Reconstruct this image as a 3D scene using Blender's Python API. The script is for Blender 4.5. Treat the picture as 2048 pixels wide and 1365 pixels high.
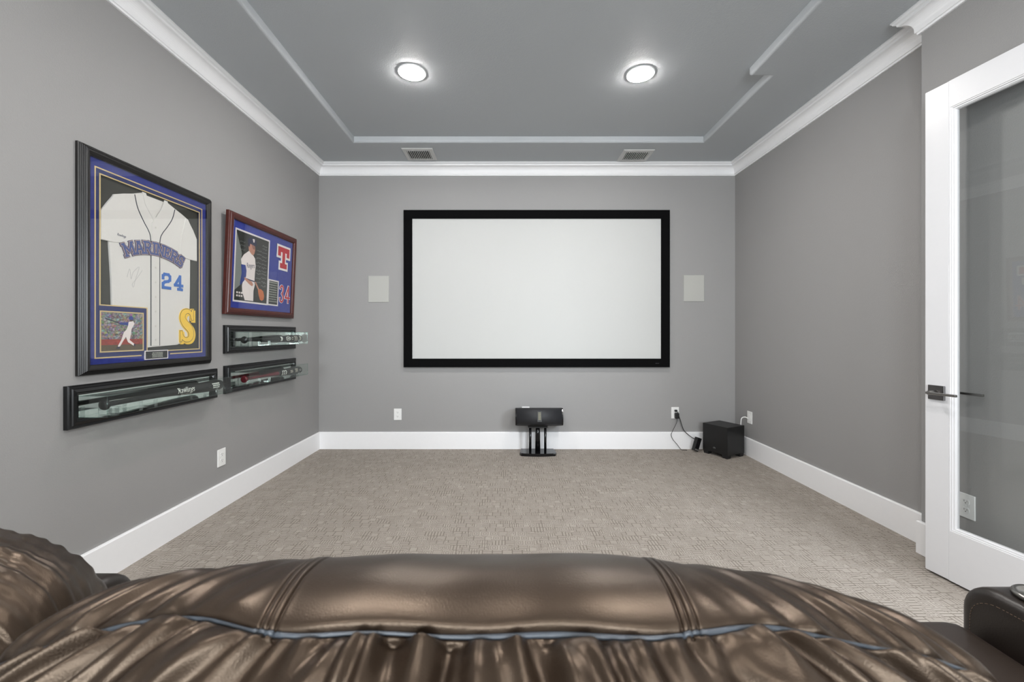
import bpy, bmesh, math, random
from mathutils import Vector, Matrix, noise

for o in list(bpy.data.objects):
    bpy.data.objects.remove(o)
SC = bpy.context.scene
COL = SC.collection
PI = math.pi
random.seed(7)

# ------------------------------------------------------------------ room dimensions (metres)
XL, XR, XN = -1.951, 2.320, 2.220       # left wall, right wall (far part), right wall (near part)
YB, YJ, YR = 4.320, 2.265, -2.60        # back wall, jog in the right wall, rear wall behind the camera
ZC, TRAY = 2.915, 0.054                 # flat ceiling, tray recess

# ------------------------------------------------------------------ camera
cam = bpy.data.cameras.new('camera')
cam.sensor_width = 36.0
cam.lens = 842.0 / 2048.0 * 36.0
cam.shift_x = 6.0 / 2048.0
cam.shift_y = -15.5 / 2048.0
cam.clip_start = 0.01
cam.dof.use_dof = True
cam.dof.focus_distance = 3.2
cam.dof.aperture_fstop = 9.0
camo = bpy.data.objects.new('camera', cam)
COL.objects.link(camo)
camo.location = (0, 0, 1.186)
camo.rotation_euler = (PI / 2, 0, 0)
SC.camera = camo

# ------------------------------------------------------------------ world, daylight, exposure
w = bpy.data.worlds.new('world')
SC.world = w
w.use_nodes = True
bg = w.node_tree.nodes['Background']
bg.inputs[0].default_value = (0.72, 0.84, 1.0, 1)
bg.inputs[1].default_value = 1.0
SC.view_settings.view_transform = 'Standard'
SC.view_settings.look = 'None'
SC.view_settings.gamma = 1.0
SC.view_settings.use_curve_mapping = False
SC.view_settings.exposure = 0.16

LAMP = 262.0          # radiance of the recessed lamps
WINDOW_W = 132.0       # daylight through each rear window
HALL_W = 200.0


def area(name, loc, rot, sx, sy, power, color):
    l = bpy.data.lights.new(name, 'AREA')
    l.shape = 'RECTANGLE'
    l.size, l.size_y = sx, sy
    l.energy = power
    l.color = color
    o = bpy.data.objects.new(name, l)
    COL.objects.link(o)
    o.location = loc
    o.rotation_euler = rot
    return o


WIN = [(-1.35, -0.15), (0.45, 1.65)]
WZ = (0.85, 2.35)
for i, (a, b) in enumerate(WIN):
    area('window_daylight', ((a + b) / 2, YR - 0.30, sum(WZ) / 2), (PI / 2, 0, 0), b - a, WZ[1] - WZ[0], WINDOW_W, (0.93, 0.965, 1.0))
hall = area('hall_daylight', (3.00, -1.20, 2.62), (0, 0, 0), 1.1, 1.1, HALL_W, (0.86, 0.93, 1.0))
hall.rotation_euler = (Vector((1.5, 2.0, 0.0)) - Vector((3.00, -1.20, 2.62))).to_track_quat('-Z', 'Y').to_euler()

# ------------------------------------------------------------------ material helpers


def srgb(r, g, b):
    f = lambda c: (c / 255 / 12.92) if c / 255 <= 0.04045 else ((c / 255 + 0.055) / 1.055) ** 2.4
    return (f(r), f(g), f(b), 1.0)


class NT:
    def __init__(s, name):
        s.m = bpy.data.materials.new(name)
        s.m.use_nodes = True
        s.t = s.m.node_tree
        s.p = s.t.nodes['Principled BSDF']
        s.out = s.t.nodes['Material Output']

    def n(s, kind, **kw):
        x = s.t.nodes.new(kind)
        for k, v in kw.items():
            setattr(x, k, v)
        return x

    def l(s, a, b):
        s.t.links.new(a, b)

    def put(s, sock, v):
        if hasattr(v, 'is_output'):
            s.l(v, sock)
        else:
            sock.default_value = v

    def math(s, op, a, b=0.0, c=0.0):
        x = s.n('ShaderNodeMath', operation=op)
        s.put(x.inputs[0], a)
        s.put(x.inputs[1], b)
        s.put(x.inputs[2], c)
        return x.outputs[0]

    def mix(s, f, a, b):
        x = s.n('ShaderNodeMix', data_type='RGBA')
        s.put(x.inputs[0], f)
        s.put(x.inputs[6], a)
        s.put(x.inputs[7], b)
        return x.outputs[2]

    def coords(s, out='Object'):
        return s.n('ShaderNodeTexCoord').outputs[out]

    def noise(s, vec, scale, detail=2.0, rough=0.5):
        x = s.n('ShaderNodeTexNoise')
        s.l(vec, x.inputs['Vector'])
        x.inputs['Scale'].default_value = scale
        x.inputs['Detail'].default_value = detail
        x.inputs['Roughness'].default_value = rough
        return x.outputs['Fac']

    def bump(s, h, strength, dist):
        x = s.n('ShaderNodeBump')
        x.inputs['Strength'].default_value = strength
        x.inputs['Distance'].default_value = dist
        s.l(h, x.inputs['Height'])
        s.l(x.outputs[0], s.p.inputs['Normal'])

    def set(s, color=None, rough=None, metal=None, spec=None):
        if color is not None:
            s.p.inputs['Base Color'].default_value = color
        if rough is not None:
            s.p.inputs['Roughness'].default_value = rough
        if metal is not None:
            s.p.inputs['Metallic'].default_value = metal
        if spec is not None:
            s.p.inputs['Specular IOR Level'].default_value = spec
        return s


def plain(name, rgb, rough=0.5, metal=0.0, spec=0.5, var=0.06, scale=30.0, bump=None):
    """procedural paint/plastic: colour with a faint noise variation and optional relief"""
    t = NT(name).set(rough=rough, metal=metal, spec=spec)
    c = srgb(*rgb)
    v = t.coords()
    f = t.noise(v, scale, 3.0)
    lo = tuple(x * (1 - var) for x in c[:3]) + (1,)
    hi = tuple(min(1, x * (1 + var)) for x in c[:3]) + (1,)
    t.l(t.mix(f, lo, hi), t.p.inputs['Base Color'])
    if bump:
        t.bump(t.noise(v, bump[0], 3.0, 0.6), bump[1], bump[2])
    return t.m


def glass(name, tint=(1, 1, 1), ior=1.5, gloss=1.0):
    t = NT(name)
    t.t.nodes.remove(t.p)
    tr = t.n('ShaderNodeBsdfTransparent')
    tr.inputs[0].default_value = (*tint, 1)
    gl = t.n('ShaderNodeBsdfGlossy')
    gl.inputs['Roughness'].default_value = 0.0
    gl.inputs['Color'].default_value = (gloss, gloss, gloss, 1)
    lw = t.n('ShaderNodeLayerWeight')
    lw.inputs['Blend'].default_value = 0.5
    f0 = ((ior - 1) / (ior + 1)) ** 2
    p5 = t.math('POWER', lw.outputs['Facing'], 5.0)
    fac = t.math('MULTIPLY_ADD', p5, 1 - f0, f0)      # Schlick's Fresnel, the same on both faces of the pane
    mx = t.n('ShaderNodeMixShader')
    t.l(fac, mx.inputs[0])
    t.l(tr.outputs[0], mx.inputs[1])
    t.l(gl.outputs[0], mx.inputs[2])
    t.l(mx.outputs[0], t.out.inputs[0])
    return t.m


M = {}
M['wall'] = plain('wall_paint', (153, 152, 151), 0.62, spec=0.35, var=0.015, scale=3, bump=(190, 0.22, 0.004))
M['ceil'] = plain('ceiling_paint', (182, 186, 189), 0.6, spec=0.35, var=0.015, scale=3, bump=(120, 0.25, 0.005))
M['white'] = plain('white_trim_paint', (244, 244, 245), 0.38, var=0.012)
M['door'] = plain('white_door_paint', (220, 220, 222), 0.33, var=0.012)
M['plate'] = plain('white_plastic', (238, 238, 236), 0.35, var=0.01)
M['slot'] = plain('dark_slot', (60, 58, 56), 0.6)
M['grille'] = plain('speaker_grille_fabric', (178, 178, 173), 0.8, var=0.03, scale=600)
M['screen'] = plain('screen_fabric', (194, 195, 193), 0.85, spec=0.1, var=0.006)
M['velvet'] = plain('black_velvet', (10, 10, 11), 0.95, spec=0.1, var=0.2, scale=200)
M['black_gloss'] = plain('black_lacquer', (14, 14, 16), 0.16, var=0.1)
M['black_satin'] = plain('black_satin_vinyl', (17, 17, 18), 0.42, var=0.1, scale=80)
M['black_plastic'] = plain('black_plastic', (20, 20, 21), 0.4, var=0.1)
M['grille_dark'] = plain('charcoal_grille_cloth', (36, 37, 40), 0.55, var=0.12, scale=900)
M['ribbon'] = plain('gold_grey_ribbon', (110, 108, 84), 0.4, var=0.1)
M['badge'] = plain('silver_badge', (170, 170, 170), 0.3, metal=0.8)
M['nickel'] = plain('brushed_nickel', (150, 148, 145), 0.28, metal=1.0, var=0.05, scale=200)
M['rose'] = plain('dark_nickel_plate', (120, 118, 118), 0.3, metal=1.0, var=0.05, scale=200)
M['vent'] = plain('painted_metal_vent', (200, 200, 198), 0.45, var=0.03)
M['vent_dark'] = plain('dark_duct', (38, 38, 38), 0.9)
M['frame_black'] = plain('black_wood_frame', (22, 20, 19), 0.3, var=0.15, scale=40)
M['frame_case'] = plain('black_case_moulding', (13, 13, 15), 0.25, var=0.1)
M['mahogany'] = plain('mahogany_frame', (72, 25, 18), 0.3, var=0.35, scale=26)
M['suede'] = plain('blue_suede_mat', (52, 60, 132), 0.9, spec=0.2, var=0.25, scale=45)
M['suede2'] = plain('bright_blue_suede_mat', (62, 72, 152), 0.9, spec=0.2, var=0.2, scale=45)
M['suede_dk'] = plain('slate_blue_mat', (48, 56, 104), 0.9, spec=0.2, var=0.15, scale=45)
M['gold'] = plain('gold_fillet', (222, 196, 140), 0.4, metal=0.2, var=0.06)
M['white_fillet'] = plain('white_fillet', (232, 226, 226), 0.5, var=0.03)
M['backing'] = plain('charcoal_backing_board', (56, 56, 50), 0.9, var=0.06)
M['jersey'] = plain('white_jersey_knit', (222, 219, 214), 0.85, spec=0.2, var=0.02, scale=40, bump=(16, 0.35, 0.01))
M['navy'] = plain('navy_piping', (38, 44, 58), 0.7)
M['button'] = plain('pearl_button', (208, 204, 196), 0.35)
M['l_slate'] = plain('slate_letter_edge', (84, 82, 108), 0.8, var=0.1)
M['l_tan'] = plain('tan_letter_line', (206, 172, 148), 0.8, var=0.1, scale=60)
M['l_blue'] = plain('blue_letter_fill', (66, 84, 138), 0.8, var=0.3, scale=18)
M['n_blue'] = plain('royal_blue_twill', (54, 106, 184), 0.8)
M['s_gold'] = plain('athletic_gold_felt', (246, 204, 72), 0.8, var=0.08)
M['ink'] = plain('navy_ink', (40, 44, 74), 0.8)
M['ink_grey'] = plain('faint_grey_ink', (166, 164, 166), 0.8)
M['plaque'] = plain('black_engraved_plate', (14, 14, 13), 0.3)
M['plaque2'] = plain('dark_stat_card', (44, 50, 46), 0.6)
M['etch'] = plain('etched_lettering', (166, 168, 158), 0.5)
M['red'] = plain('red_felt', (192, 32, 46), 0.8, var=0.1)
M['felt_white'] = plain('white_felt', (240, 236, 234), 0.8, var=0.03)
M['ph_dark'] = plain('photo_dark_field', (42, 44, 40), 0.4, var=0.35, scale=9)
M['ph_veil'] = plain('photo_reflection_veil', (132, 136, 132), 0.4, var=0.06)
M['ph_white'] = plain('photo_white_uniform', (236, 226, 222), 0.4, var=0.04, scale=20)
M['ph_cap'] = plain('photo_navy_cap', (24, 30, 66), 0.4)
M['ph_blue'] = plain('photo_blue_sleeve', (26, 54, 134), 0.4, var=0.15)
M['ph_skin'] = plain('photo_skin', (190, 134, 112), 0.4, var=0.12)
M['ph_shade'] = plain('photo_skin_shade', (146, 98, 82), 0.4, var=0.12)
M['ph_skin2'] = plain('photo_dark_skin', (84, 58, 48), 0.4, var=0.12)
M['ph_mitt'] = plain('photo_orange_leather', (200, 108, 54), 0.4, var=0.15)
M['ph_pen'] = plain('photo_silver_pen', (178, 178, 176), 0.4)
M['bat_black'] = plain('black_bat_lacquer', (26, 25, 25), 0.22, var=0.15)
M['bat_red'] = plain('maroon_bat_lacquer', (88, 20, 30), 0.2, var=0.15)
M['bat_print'] = plain('white_bat_print', (222, 220, 214), 0.5)
M['bat_print2'] = plain('warm_grey_bat_print', (176, 168, 158), 0.5)
M['mirror'] = plain('mirror_silver', (226, 230, 226), 0.015, metal=1.0, var=0.002)
M['cord'] = plain('black_cord', (24, 24, 25), 0.5)
M['cord_white'] = plain('white_cord', (236, 236, 234), 0.4)
M['seat_leather'] = plain('dark_brown_leather_smooth', (44, 35, 29), 0.42, var=0.1, scale=12, bump=(260, 0.12, 0.002))
M['arm_leather'] = plain('black_brown_leather_arm', (36, 30, 26), 0.36, var=0.1, scale=12, bump=(260, 0.1, 0.002))
M['piping'] = plain('blue_grey_piping', (60, 66, 73), 0.35, var=0.35, scale=90)
M['stitch'] = plain('pale_stitching', (104, 84, 66), 0.6)
M['glass'] = glass('picture_glass', (0.97, 0.975, 0.975), 1.45)
M['door_glass'] = glass('door_glass', (0.93, 0.94, 0.94), 1.5)
M['box_glass'] = glass('case_glass', (0.96, 0.985, 0.975), 1.4)
M['acrylic'] = glass('clear_acrylic', (0.93, 0.95, 0.95), 2.3)
M['glass_edge'] = glass('green_glass_edge', (0.60, 0.80, 0.74), 2.0)
M['foot'] = plain('dark_rubber_foot', (22, 22, 23), 0.6)
M['hall'] = plain('hall_paint', (206, 202, 196), 0.6)

# lamp lens
t = NT('lamp_lens')
t.set((1, 1, 1, 1), 0.4)
t.p.inputs['Emission Color'].default_value = (1.0, 0.965, 0.935, 1)
t.p.inputs['Emission Strength'].default_value = LAMP
M['lens'] = t.m


def carpet():
    t = NT('patterned_loop_carpet').set(rough=0.95, spec=0.1)
    sep = t.n('ShaderNodeSeparateXYZ')
    t.l(t.coords(), sep.inputs[0])
    X, Y = sep.outputs[0], sep.outputs[1]

    def cellpat(cell, ox, oy, seed):
        u0 = t.math('MULTIPLY_ADD', X, 1 / cell, ox)
        v0 = t.math('MULTIPLY_ADD', Y, 1 / cell, oy)
        row = t.math('FLOOR', v0)
        u0 = t.math('ADD', u0, t.math('MULTIPLY', row, 0.37))
        iu, iv = t.math('FLOOR', u0), row
        u, v = t.math('FRACT', u0), t.math('FRACT', v0)
        cb = t.n('ShaderNodeCombineXYZ')
        t.l(iu, cb.inputs[0])
        t.l(iv, cb.inputs[1])
        cb.inputs[2].default_value = seed
        wn = t.n('ShaderNodeTexWhiteNoise', noise_dimensions='3D')
        t.l(cb.outputs[0], wn.inputs[0])
        r = wn.outputs[0]
        au = t.math('ABSOLUTE', t.math('SUBTRACT', u, 0.5))
        av = t.math('ABSOLUTE', t.math('SUBTRACT', v, 0.5))
        d = t.math('MAXIMUM', au, av)
        sq = t.math('FRACT', t.math('MULTIPLY_ADD', d, 5.0, 0.35))
        hz = t.math('FRACT', t.math('MULTIPLY_ADD', v, 3.0, 0.1))
        vt = t.math('FRACT', t.math('MULTIPLY_ADD', u, 3.0, 0.1))
        ln = lambda s_: t.math('LESS_THAN', s_, 0.27)
        edge = t.math('GREATER_THAN', d, 0.455)
        hb = t.math('MAXIMUM', ln(hz), edge)
        vb = t.math('MAXIMUM', ln(vt), edge)
        s1 = t.math('LESS_THAN', r, 0.30)
        s3 = t.math('GREATER_THAN', r, 0.84)
        sel = lambda c, a, b: t.math('ADD', t.math('MULTIPLY', c, a), t.math('MULTIPLY', t.math('SUBTRACT', 1.0, c), b))
        k = sel(s1, ln(sq), sel(s3, edge, sel(t.math('GREATER_THAN', r, 0.66), vb, hb)))
        return k, r
    k1, r1 = cellpat(0.054, 0.13, 0.4, 1.0)
    k2, r2 = cellpat(0.041, 0.57, 0.2, 5.0)
    big = t.math('GREATER_THAN', t.noise(t.coords(), 9.0, 0.0), 0.47)
    lines = t.math('ADD', t.math('MULTIPLY', k1, big), t.math('MULTIPLY', k2, t.math('SUBTRACT', 1.0, big)))
    fz = t.noise(t.coords(), 420.0, 3.0, 0.7)
    base = t.mix(fz, srgb(142, 134, 126), srgb(192, 184, 175))
    dark = t.mix(fz, srgb(98, 90, 83), srgb(136, 128, 119))
    shade = t.mix(t.math('MULTIPLY', r1, 0.35), base, srgb(140, 132, 122))
    t.l(t.mix(t.math('MULTIPLY', lines, 0.9), shade, dark), t.p.inputs['Base Color'])
    h = t.math('ADD', t.math('MULTIPLY', t.math('SUBTRACT', 1.0, lines), 0.7), t.math('MULTIPLY', fz, 0.5))
    t.bump(h, 0.6, 0.004)
    return t.m


M['carpet'] = carpet()


def leather():
    t = NT('wrinkled_brown_leather').set(rough=0.4, spec=0.68)
    v = t.coords()
    f = t.noise(v, 14.0, 4.0, 0.6)
    t.l(t.mix(f, srgb(19, 14, 11), srgb(36, 27, 20)), t.p.inputs['Base Color'])
    r = t.math('MULTIPLY_ADD', t.noise(v, 22.0, 2.0), 0.12, 0.28)
    t.l(r, t.p.inputs['Roughness'])
    t.p.inputs['Specular Tint'].default_value = (1.0, 0.76, 0.57, 1)
    vo = t.n('ShaderNodeTexVoronoi', feature='DISTANCE_TO_EDGE')
    t.l(v, vo.inputs['Vector'])
    vo.inputs['Scale'].default_value = 520.0
    h = t.math('ADD', t.math('MULTIPLY', vo.outputs['Distance'], 0.6), t.noise(v, 900.0, 2.0))
    t.bump(h, 0.16, 0.0012)
    return t.m


M['leather'] = leather()


def crowd():
    """printed ball-park photo: blurred crowd, red rail, brown infield"""
    t = NT('photo_crowd_print').set(rough=0.4)
    g = t.coords('Generated')
    sep = t.n('ShaderNodeSeparateXYZ')
    t.l(g, sep.inputs[0])
    vo = t.n('ShaderNodeTexVoronoi')
    t.l(g, vo.inputs['Vector'])
    vo.inputs['Scale'].default_value = 17.0
    hs = t.n('ShaderNodeHueSaturation')
    hs.inputs['Saturation'].default_value = 0.75
    hs.inputs['Value'].default_value = 0.85
    t.l(vo.outputs['Color'], hs.inputs['Color'])
    bright = t.mix(t.math('GREATER_THAN', t.noise(g, 34.0, 1.0), 0.58), hs.outputs[0], srgb(214, 206, 200))
    cr = t.mix(t.math('MULTIPLY', t.noise(g, 20.0, 2.0), 1.3), bright, srgb(66, 44, 44))
    y = sep.outputs[1]
    rail = t.mix(t.noise(g, 14.0), srgb(90, 30, 26), srgb(190, 72, 56))
    dirt = t.mix(t.noise(g, 30.0), srgb(74, 62, 46), srgb(104, 88, 64))
    c = t.mix(t.math('LESS_THAN', y, 0.30), cr, rail)
    c = t.mix(t.math('LESS_THAN', y, 0.15), c, dirt)
    t.l(c, t.p.inputs['Base Color'])
    return t.m


M['crowd'] = crowd()

# ------------------------------------------------------------------ mesh helpers


def obj(name, bm, mat, parent=None, smooth=False, loc=None):
    me = bpy.data.meshes.new(name)
    bm.normal_update()
    bm.to_mesh(me)
    bm.free()
    mats = mat if isinstance(mat, (list, tuple)) else [mat]
    for m in mats:
        me.materials.append(M[m] if isinstance(m, str) else m)
    if smooth:
        for p in me.polygons:
            p.use_smooth = True
    o = bpy.data.objects.new(name, me)
    COL.objects.link(o)
    if parent:
        o.parent = parent
    if loc:
        o.location = loc
    return o


def tag(o, label, cat, group=None):
    o['label'] = label
    o['category'] = cat
    if group:
        o['group'] = group
    return o


def thing(name, label, cat, loc=(0, 0, 0), group=None, mat=None):
    o = bpy.data.objects.new(name, None)
    o.empty_display_size = 0.05
    COL.objects.link(o)
    if mat is not None:
        o.matrix_world = mat
    else:
        o.location = loc
    return tag(o, label, cat, group)


def struct(o, label=None):
    o['kind'] = 'structure'
    if label:
        o['label'] = label
    return o


def sempty(name, loc=(0, 0, 0)):
    o = bpy.data.objects.new(name, None)
    o.empty_display_size = 0.05
    COL.objects.link(o)
    o.location = loc
    return struct(o)


def nb():
    return bmesh.new()


def box(x0, x1, y0, y1, z0, z1, bev=0.0, seg=2, bm=None):
    b = bmesh.new()
    bmesh.ops.create_cube(b, size=1.0)
    for v in b.verts:
        v.co = Vector((x0 + (v.co.x + .5) * (x1 - x0), y0 + (v.co.y + .5) * (y1 - y0), z0 + (v.co.z + .5) * (z1 - z0)))
    if bev > 0:
        bmesh.ops.bevel(b, geom=list(b.edges), offset=bev, segments=seg, profile=0.5, affect='EDGES')
    if bm is None:
        return b
    join(bm, b)
    return bm


def join(dst, src, mat_index=None):
    vm = {}
    for v in src.verts:
        vm[v] = dst.verts.new(v.co)
    for f in src.faces:
        try:
            nf = dst.faces.new([vm[v] for v in f.verts])
            nf.material_index = f.material_index if mat_index is None else mat_index
            nf.smooth = f.smooth
        except ValueError:
            pass
    src.free()
    return dst


def prism(poly, z0, z1, bm=None, mi=0):
    """polygon (x,y) extruded along z"""
    b = bm if bm is not None else bmesh.new()
    ar = sum(poly[i][0] * poly[(i + 1) % len(poly)][1] - poly[(i + 1) % len(poly)][0] * poly[i][1] for i in range(len(poly)))
    if ar < 0:
        poly = poly[::-1]
    lo = [b.verts.new((x, y, z0)) for x, y in poly]
    hi = [b.verts.new((x, y, z1)) for x, y in poly]
    n = len(poly)
    fs = [b.faces.new(hi), b.faces.new(lo[::-1])]
    for i in range(n):
        fs.append(b.faces.new((lo[i], lo[(i + 1) % n], hi[(i + 1) % n], hi[i])))
    for f in fs:
        f.material_index = mi
    return b


def tube(pts, r, seg=10, caps=True, bm=None):
    b = bm if bm is not None else bmesh.new()
    pts = [Vector(p) for p in pts]
    rs = r if isinstance(r, (list, tuple)) else [r] * len(pts)
    rings = []
    up = None
    for i, p in enumerate(pts):
        d = (pts[min(i + 1, len(pts) - 1)] - pts[max(i - 1, 0)]).normalized()
        if up is None:
            up = Vector((0, 0, 1)) if abs(d.z) < 0.9 else Vector((1, 0, 0))
        a = d.cross(up).normalized()
        up = a.cross(d).normalized()
        rings.append([b.verts.new(p + (a * math.cos(2 * PI * k / seg) + up * math.sin(2 * PI * k / seg)) * rs[i]) for k in range(seg)])
    for q, s in zip(rings, rings[1:]):
        for k in range(seg):
            f = b.faces.new((q[k], q[(k + 1) % seg], s[(k + 1) % seg], s[k]))
            f.smooth = True
    if caps:
        b.faces.new(rings[0][::-1])
        b.faces.new(rings[-1])
    return b


def spline(ctrl, n=12):
    """Catmull-Rom through control points"""
    P = [Vector(c) for c in ctrl]
    P = [P[0] * 2 - P[1]] + P + [P[-1] * 2 - P[-2]]
    out = []
    for i in range(1, len(P) - 2):
        for k in range(n):
            t_ = k / n
            a, b, c, d = P[i - 1], P[i], P[i + 1], P[i + 2]
            out.append(0.5 * ((2 * b) + (c - a) * t_ + (2 * a - 5 * b + 4 * c - d) * t_ ** 2 + (3 * b - a - 3 * c + d) * t_ ** 3))
    out.append(P[-2])
    return out


def lathe(prof, seg=32, axis='z', bm=None):
    """prof = [(r, h)] turned about an axis"""
    b = bm if bm is not None else bmesh.new()
    rings = []
    for r, h in prof:
        ring = []
        for k in range(seg):
            a = 2 * PI * k / seg
            c, s = r * math.cos(a), r * math.sin(a)
            ring.append(b.verts.new((c, s, h) if axis == 'z' else (h, c, s)))
        rings.append(ring)
    for q, s in zip(rings, rings[1:]):
        for k in range(seg):
            f = b.faces.new((q[k], q[(k + 1) % seg], s[(k + 1) % seg], s[k]))
            f.smooth = True
    if prof[0][0] > 1e-6:
        b.faces.new(rings[0][::-1])
    if prof[-1][0] > 1e-6:
        b.faces.new(rings[-1])
    bmesh.ops.remove_doubles(b, verts=b.verts, dist=1e-7)
    return b


def sweep(path, prof, closed):
    """mitred mouldings along a CCW plan path; prof=(inward d, height h). One bmesh per segment."""
    P = [Vector((p[0], p[1])) for p in path]
    n = len(P)
    segs = n if closed else n - 1
    dirs = [(P[(i + 1) % n] - P[i]).normalized() for i in range(segs)]
    nor = [Vector((-d.y, d.x)) for d in dirs]

    def mitre(i):
        if not closed and i == 0:
            return nor[0]
        if not closed and i == n - 1:
            return nor[-1]
        a, b = nor[(i - 1) % segs], nor[i % segs]
        return (a + b) / (1 + a.dot(b))
    out = []
    for i in range(segs):
        b = bmesh.new()
        A, B = [], []
        for d, h in prof:
            p = P[i] + mitre(i) * d
            q = P[(i + 1) % n] + mitre((i + 1) % n) * d
            A.append(b.verts.new((p.x, p.y, h)))
            B.append(b.verts.new((q.x, q.y, h)))
        k = len(prof)
        for j in range(k):
            b.faces.new((A[j], A[(j + 1) % k], B[(j + 1) % k], B[j]))
        b.faces.new(A[::-1])
        b.faces.new(B)
        bmesh.ops.recalc_face_normals(b, faces=b.faces)
        out.append(b)
    return out


def text_bm(s, size, depth=0.0004, shear=0.0, align='CENTER', width=None):
    c = bpy.data.curves.new('lettering', 'FONT')
    c.body = s
    c.size = size
    c.extrude = depth / 2
    c.shear = shear
    c.align_x = align
    c.align_y = 'CENTER'
    c.resolution_u = 3
    o = bpy.data.objects.new('lettering', c)
    COL.objects.link(o)
    bpy.context.view_layer.update()
    dg = bpy.context.evaluated_depsgraph_get()
    me = bpy.data.meshes.new_from_object(o.evaluated_get(dg))
    b = bmesh.new()
    b.from_mesh(me)
    bpy.data.objects.remove(o)
    bpy.data.curves.remove(c)
    bpy.data.meshes.remove(me)
    if width and b.verts:
        xs = [v.co.x for v in b.verts]
        k = width / (max(xs) - min(xs))
        for v in b.verts:
            v.co.x *= k
    return b


def shift(b, x=0, y=0, z=0, rot=0, sx=1, sy=1):
    m = Matrix.Translation((x, y, z)) @ Matrix.Rotation(rot, 4, 'Z') @ Matrix.Diagonal((sx, sy, 1, 1))
    bmesh.ops.transform(b, matrix=m, verts=b.verts)
    return b


# ------------------------------------------------------------------ the shell of the room
PLAN = [(XL, YR), (XN, YR), (XN, YJ), (XR, YJ), (XR, YB), (XL, YB)]
T = 0.12
DY0, DY1, DZ = -0.50, 1.275, 2.42        # doorway in the near part of the right wall

fl = obj('floor', box(XL - T, 4.6, YR - T, YB + T, -0.06, 0.0), 'carpet')
struct(fl, 'grey beige patterned loop carpet covering the floor')
struct(obj('wall_left', box(XL - T, XL, YR - T, YB + T, 0, ZC + 0.1), 'wall'), 'grey painted wall with the framed sports memorabilia')
struct(obj('wall_back', box(XL, XR, YB, YB + T, 0, ZC + 0.1), 'wall'), 'grey painted wall behind the projection screen')
struct(obj('wall_right_far', box(XR, XR + T, YJ, YB + T, 0, ZC + 0.1), 'wall'), 'grey painted wall beside the black subwoofer')
b = box(XN, XN + T, DY1, YJ, 0, ZC + 0.1)
box(XN + T, XR + T, YJ - T, YJ, 0, ZC + 0.1, bm=b)
box(XN, XN + T, YR, DY0, 0, ZC + 0.1, bm=b)
box(XN, XN + T, DY0, DY1, DZ, ZC + 0.1, bm=b)
struct(obj('wall_right_near', b, 'wall'), 'grey painted wall behind the open glass door')
b = box(XL, WIN[0][0], YR - T, YR, 0, ZC + 0.1)
box(WIN[0][1], WIN[1][0], YR - T, YR, 0, ZC + 0.1, bm=b)
box(WIN[1][1], XN, YR - T, YR, 0, ZC + 0.1, bm=b)
for a, c in WIN:
    box(a, c, YR - T, YR, 0, WZ[0], bm=b)
    box(a, c, YR - T, YR, WZ[1], ZC + 0.1, bm=b)
struct(obj('wall_rear', b, 'wall'), 'grey painted wall with windows behind the sofa')
for i, (a, c) in enumerate(WIN):
    wn = sempty('window_%d' % (i + 1), ((a + c) / 2, YR, WZ[0]))
    hw, hh = (c - a) / 2, WZ[1] - WZ[0]
    fr = sweep([(-hw, 0), (hw, 0), (hw, hh), (-hw, hh)], [(0, 0), (0.05, 0), (0.05, 0.05), (0, 0.05)], True)
    for s_ in fr:
        o = obj('window_frame', s_, 'white', wn)
        o.rotation_euler = (PI / 2, 0, 0)
        o.location = (0, 0.0, 0)
    obj('pane', box(-hw + .05, hw - .05, -0.03, -0.026, .05, hh - .05), 'door_glass', wn)
    obj('mullion', box(-.015, .015, -0.04, -0.005, .05, hh - .05), 'white', wn)

# hall beyond the doorway
b = box(4.5, 4.6, -1.8, 2.2, 0, ZC)
box(XN + T, 4.5, -1.9, -1.8, 0, ZC, bm=b)
box(XN + T, 4.5, YJ - T - 0.2, YJ - T - 0.1, 0, ZC, bm=b)
box(XN + T, 4.6, -1.9, YJ - T, ZC, ZC + 0.1, bm=b)
struct(obj('wall_hall', b, 'hall'), 'pale wall of the hall beyond the doorway')

# ceiling with a shallow rounded tray
TP = [(-1.403, -1.95), (1.618, -1.95), (1.618, 2.83), (1.760, 2.83), (1.760, 3.811), (-1.403, 3.811)]
rb = 0.016
PT = [Vector(p) for p in TP]


def inset(path, d):
    n = len(path)
    P = [Vector(p) for p in path]
    out = []
    for i in range(n):
        a = (P[i] - P[i - 1]).normalized()
        c = (P[(i + 1) % n] - P[i]).normalized()
        na, nc = Vector((-a.y, a.x)), Vector((-c.y, c.x))
        m = (na + nc) / (1 + na.dot(nc))
        out.append(P[i] + m * d)
    return out


b = bmesh.new()
loops = []
for d, h in [(-rb, ZC)] + [(-rb + rb * math.sin(a), ZC + rb - rb * math.cos(a)) for a in (PI / 8, PI / 4, 3 * PI / 8, PI / 2)] + [(0, ZC + TRAY)]:
    loops.append([b.verts.new((p.x, p.y, h)) for p in inset(TP, d)])
n = len(TP)
for q, s_ in zip(loops, loops[1:]):
    for k in range(n):
        f = b.faces.new((q[k], s_[k], s_[(k + 1) % n], q[(k + 1) % n]))
        f.smooth = False
tf = b.faces.new(loops[-1])
outer = [b.verts.new((x, y, ZC)) for x, y in PLAN]
es = []
for lp in (outer, loops[0]):
    for k in range(len(lp)):
        e = b.edges.get((lp[k], lp[(k + 1) % len(lp)])) or b.edges.new((lp[k], lp[(k + 1) % len(lp)]))
        es.append(e)
bmesh.ops.triangle_fill(b, use_beauty=True, use_dissolve=False, edges=es)
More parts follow.
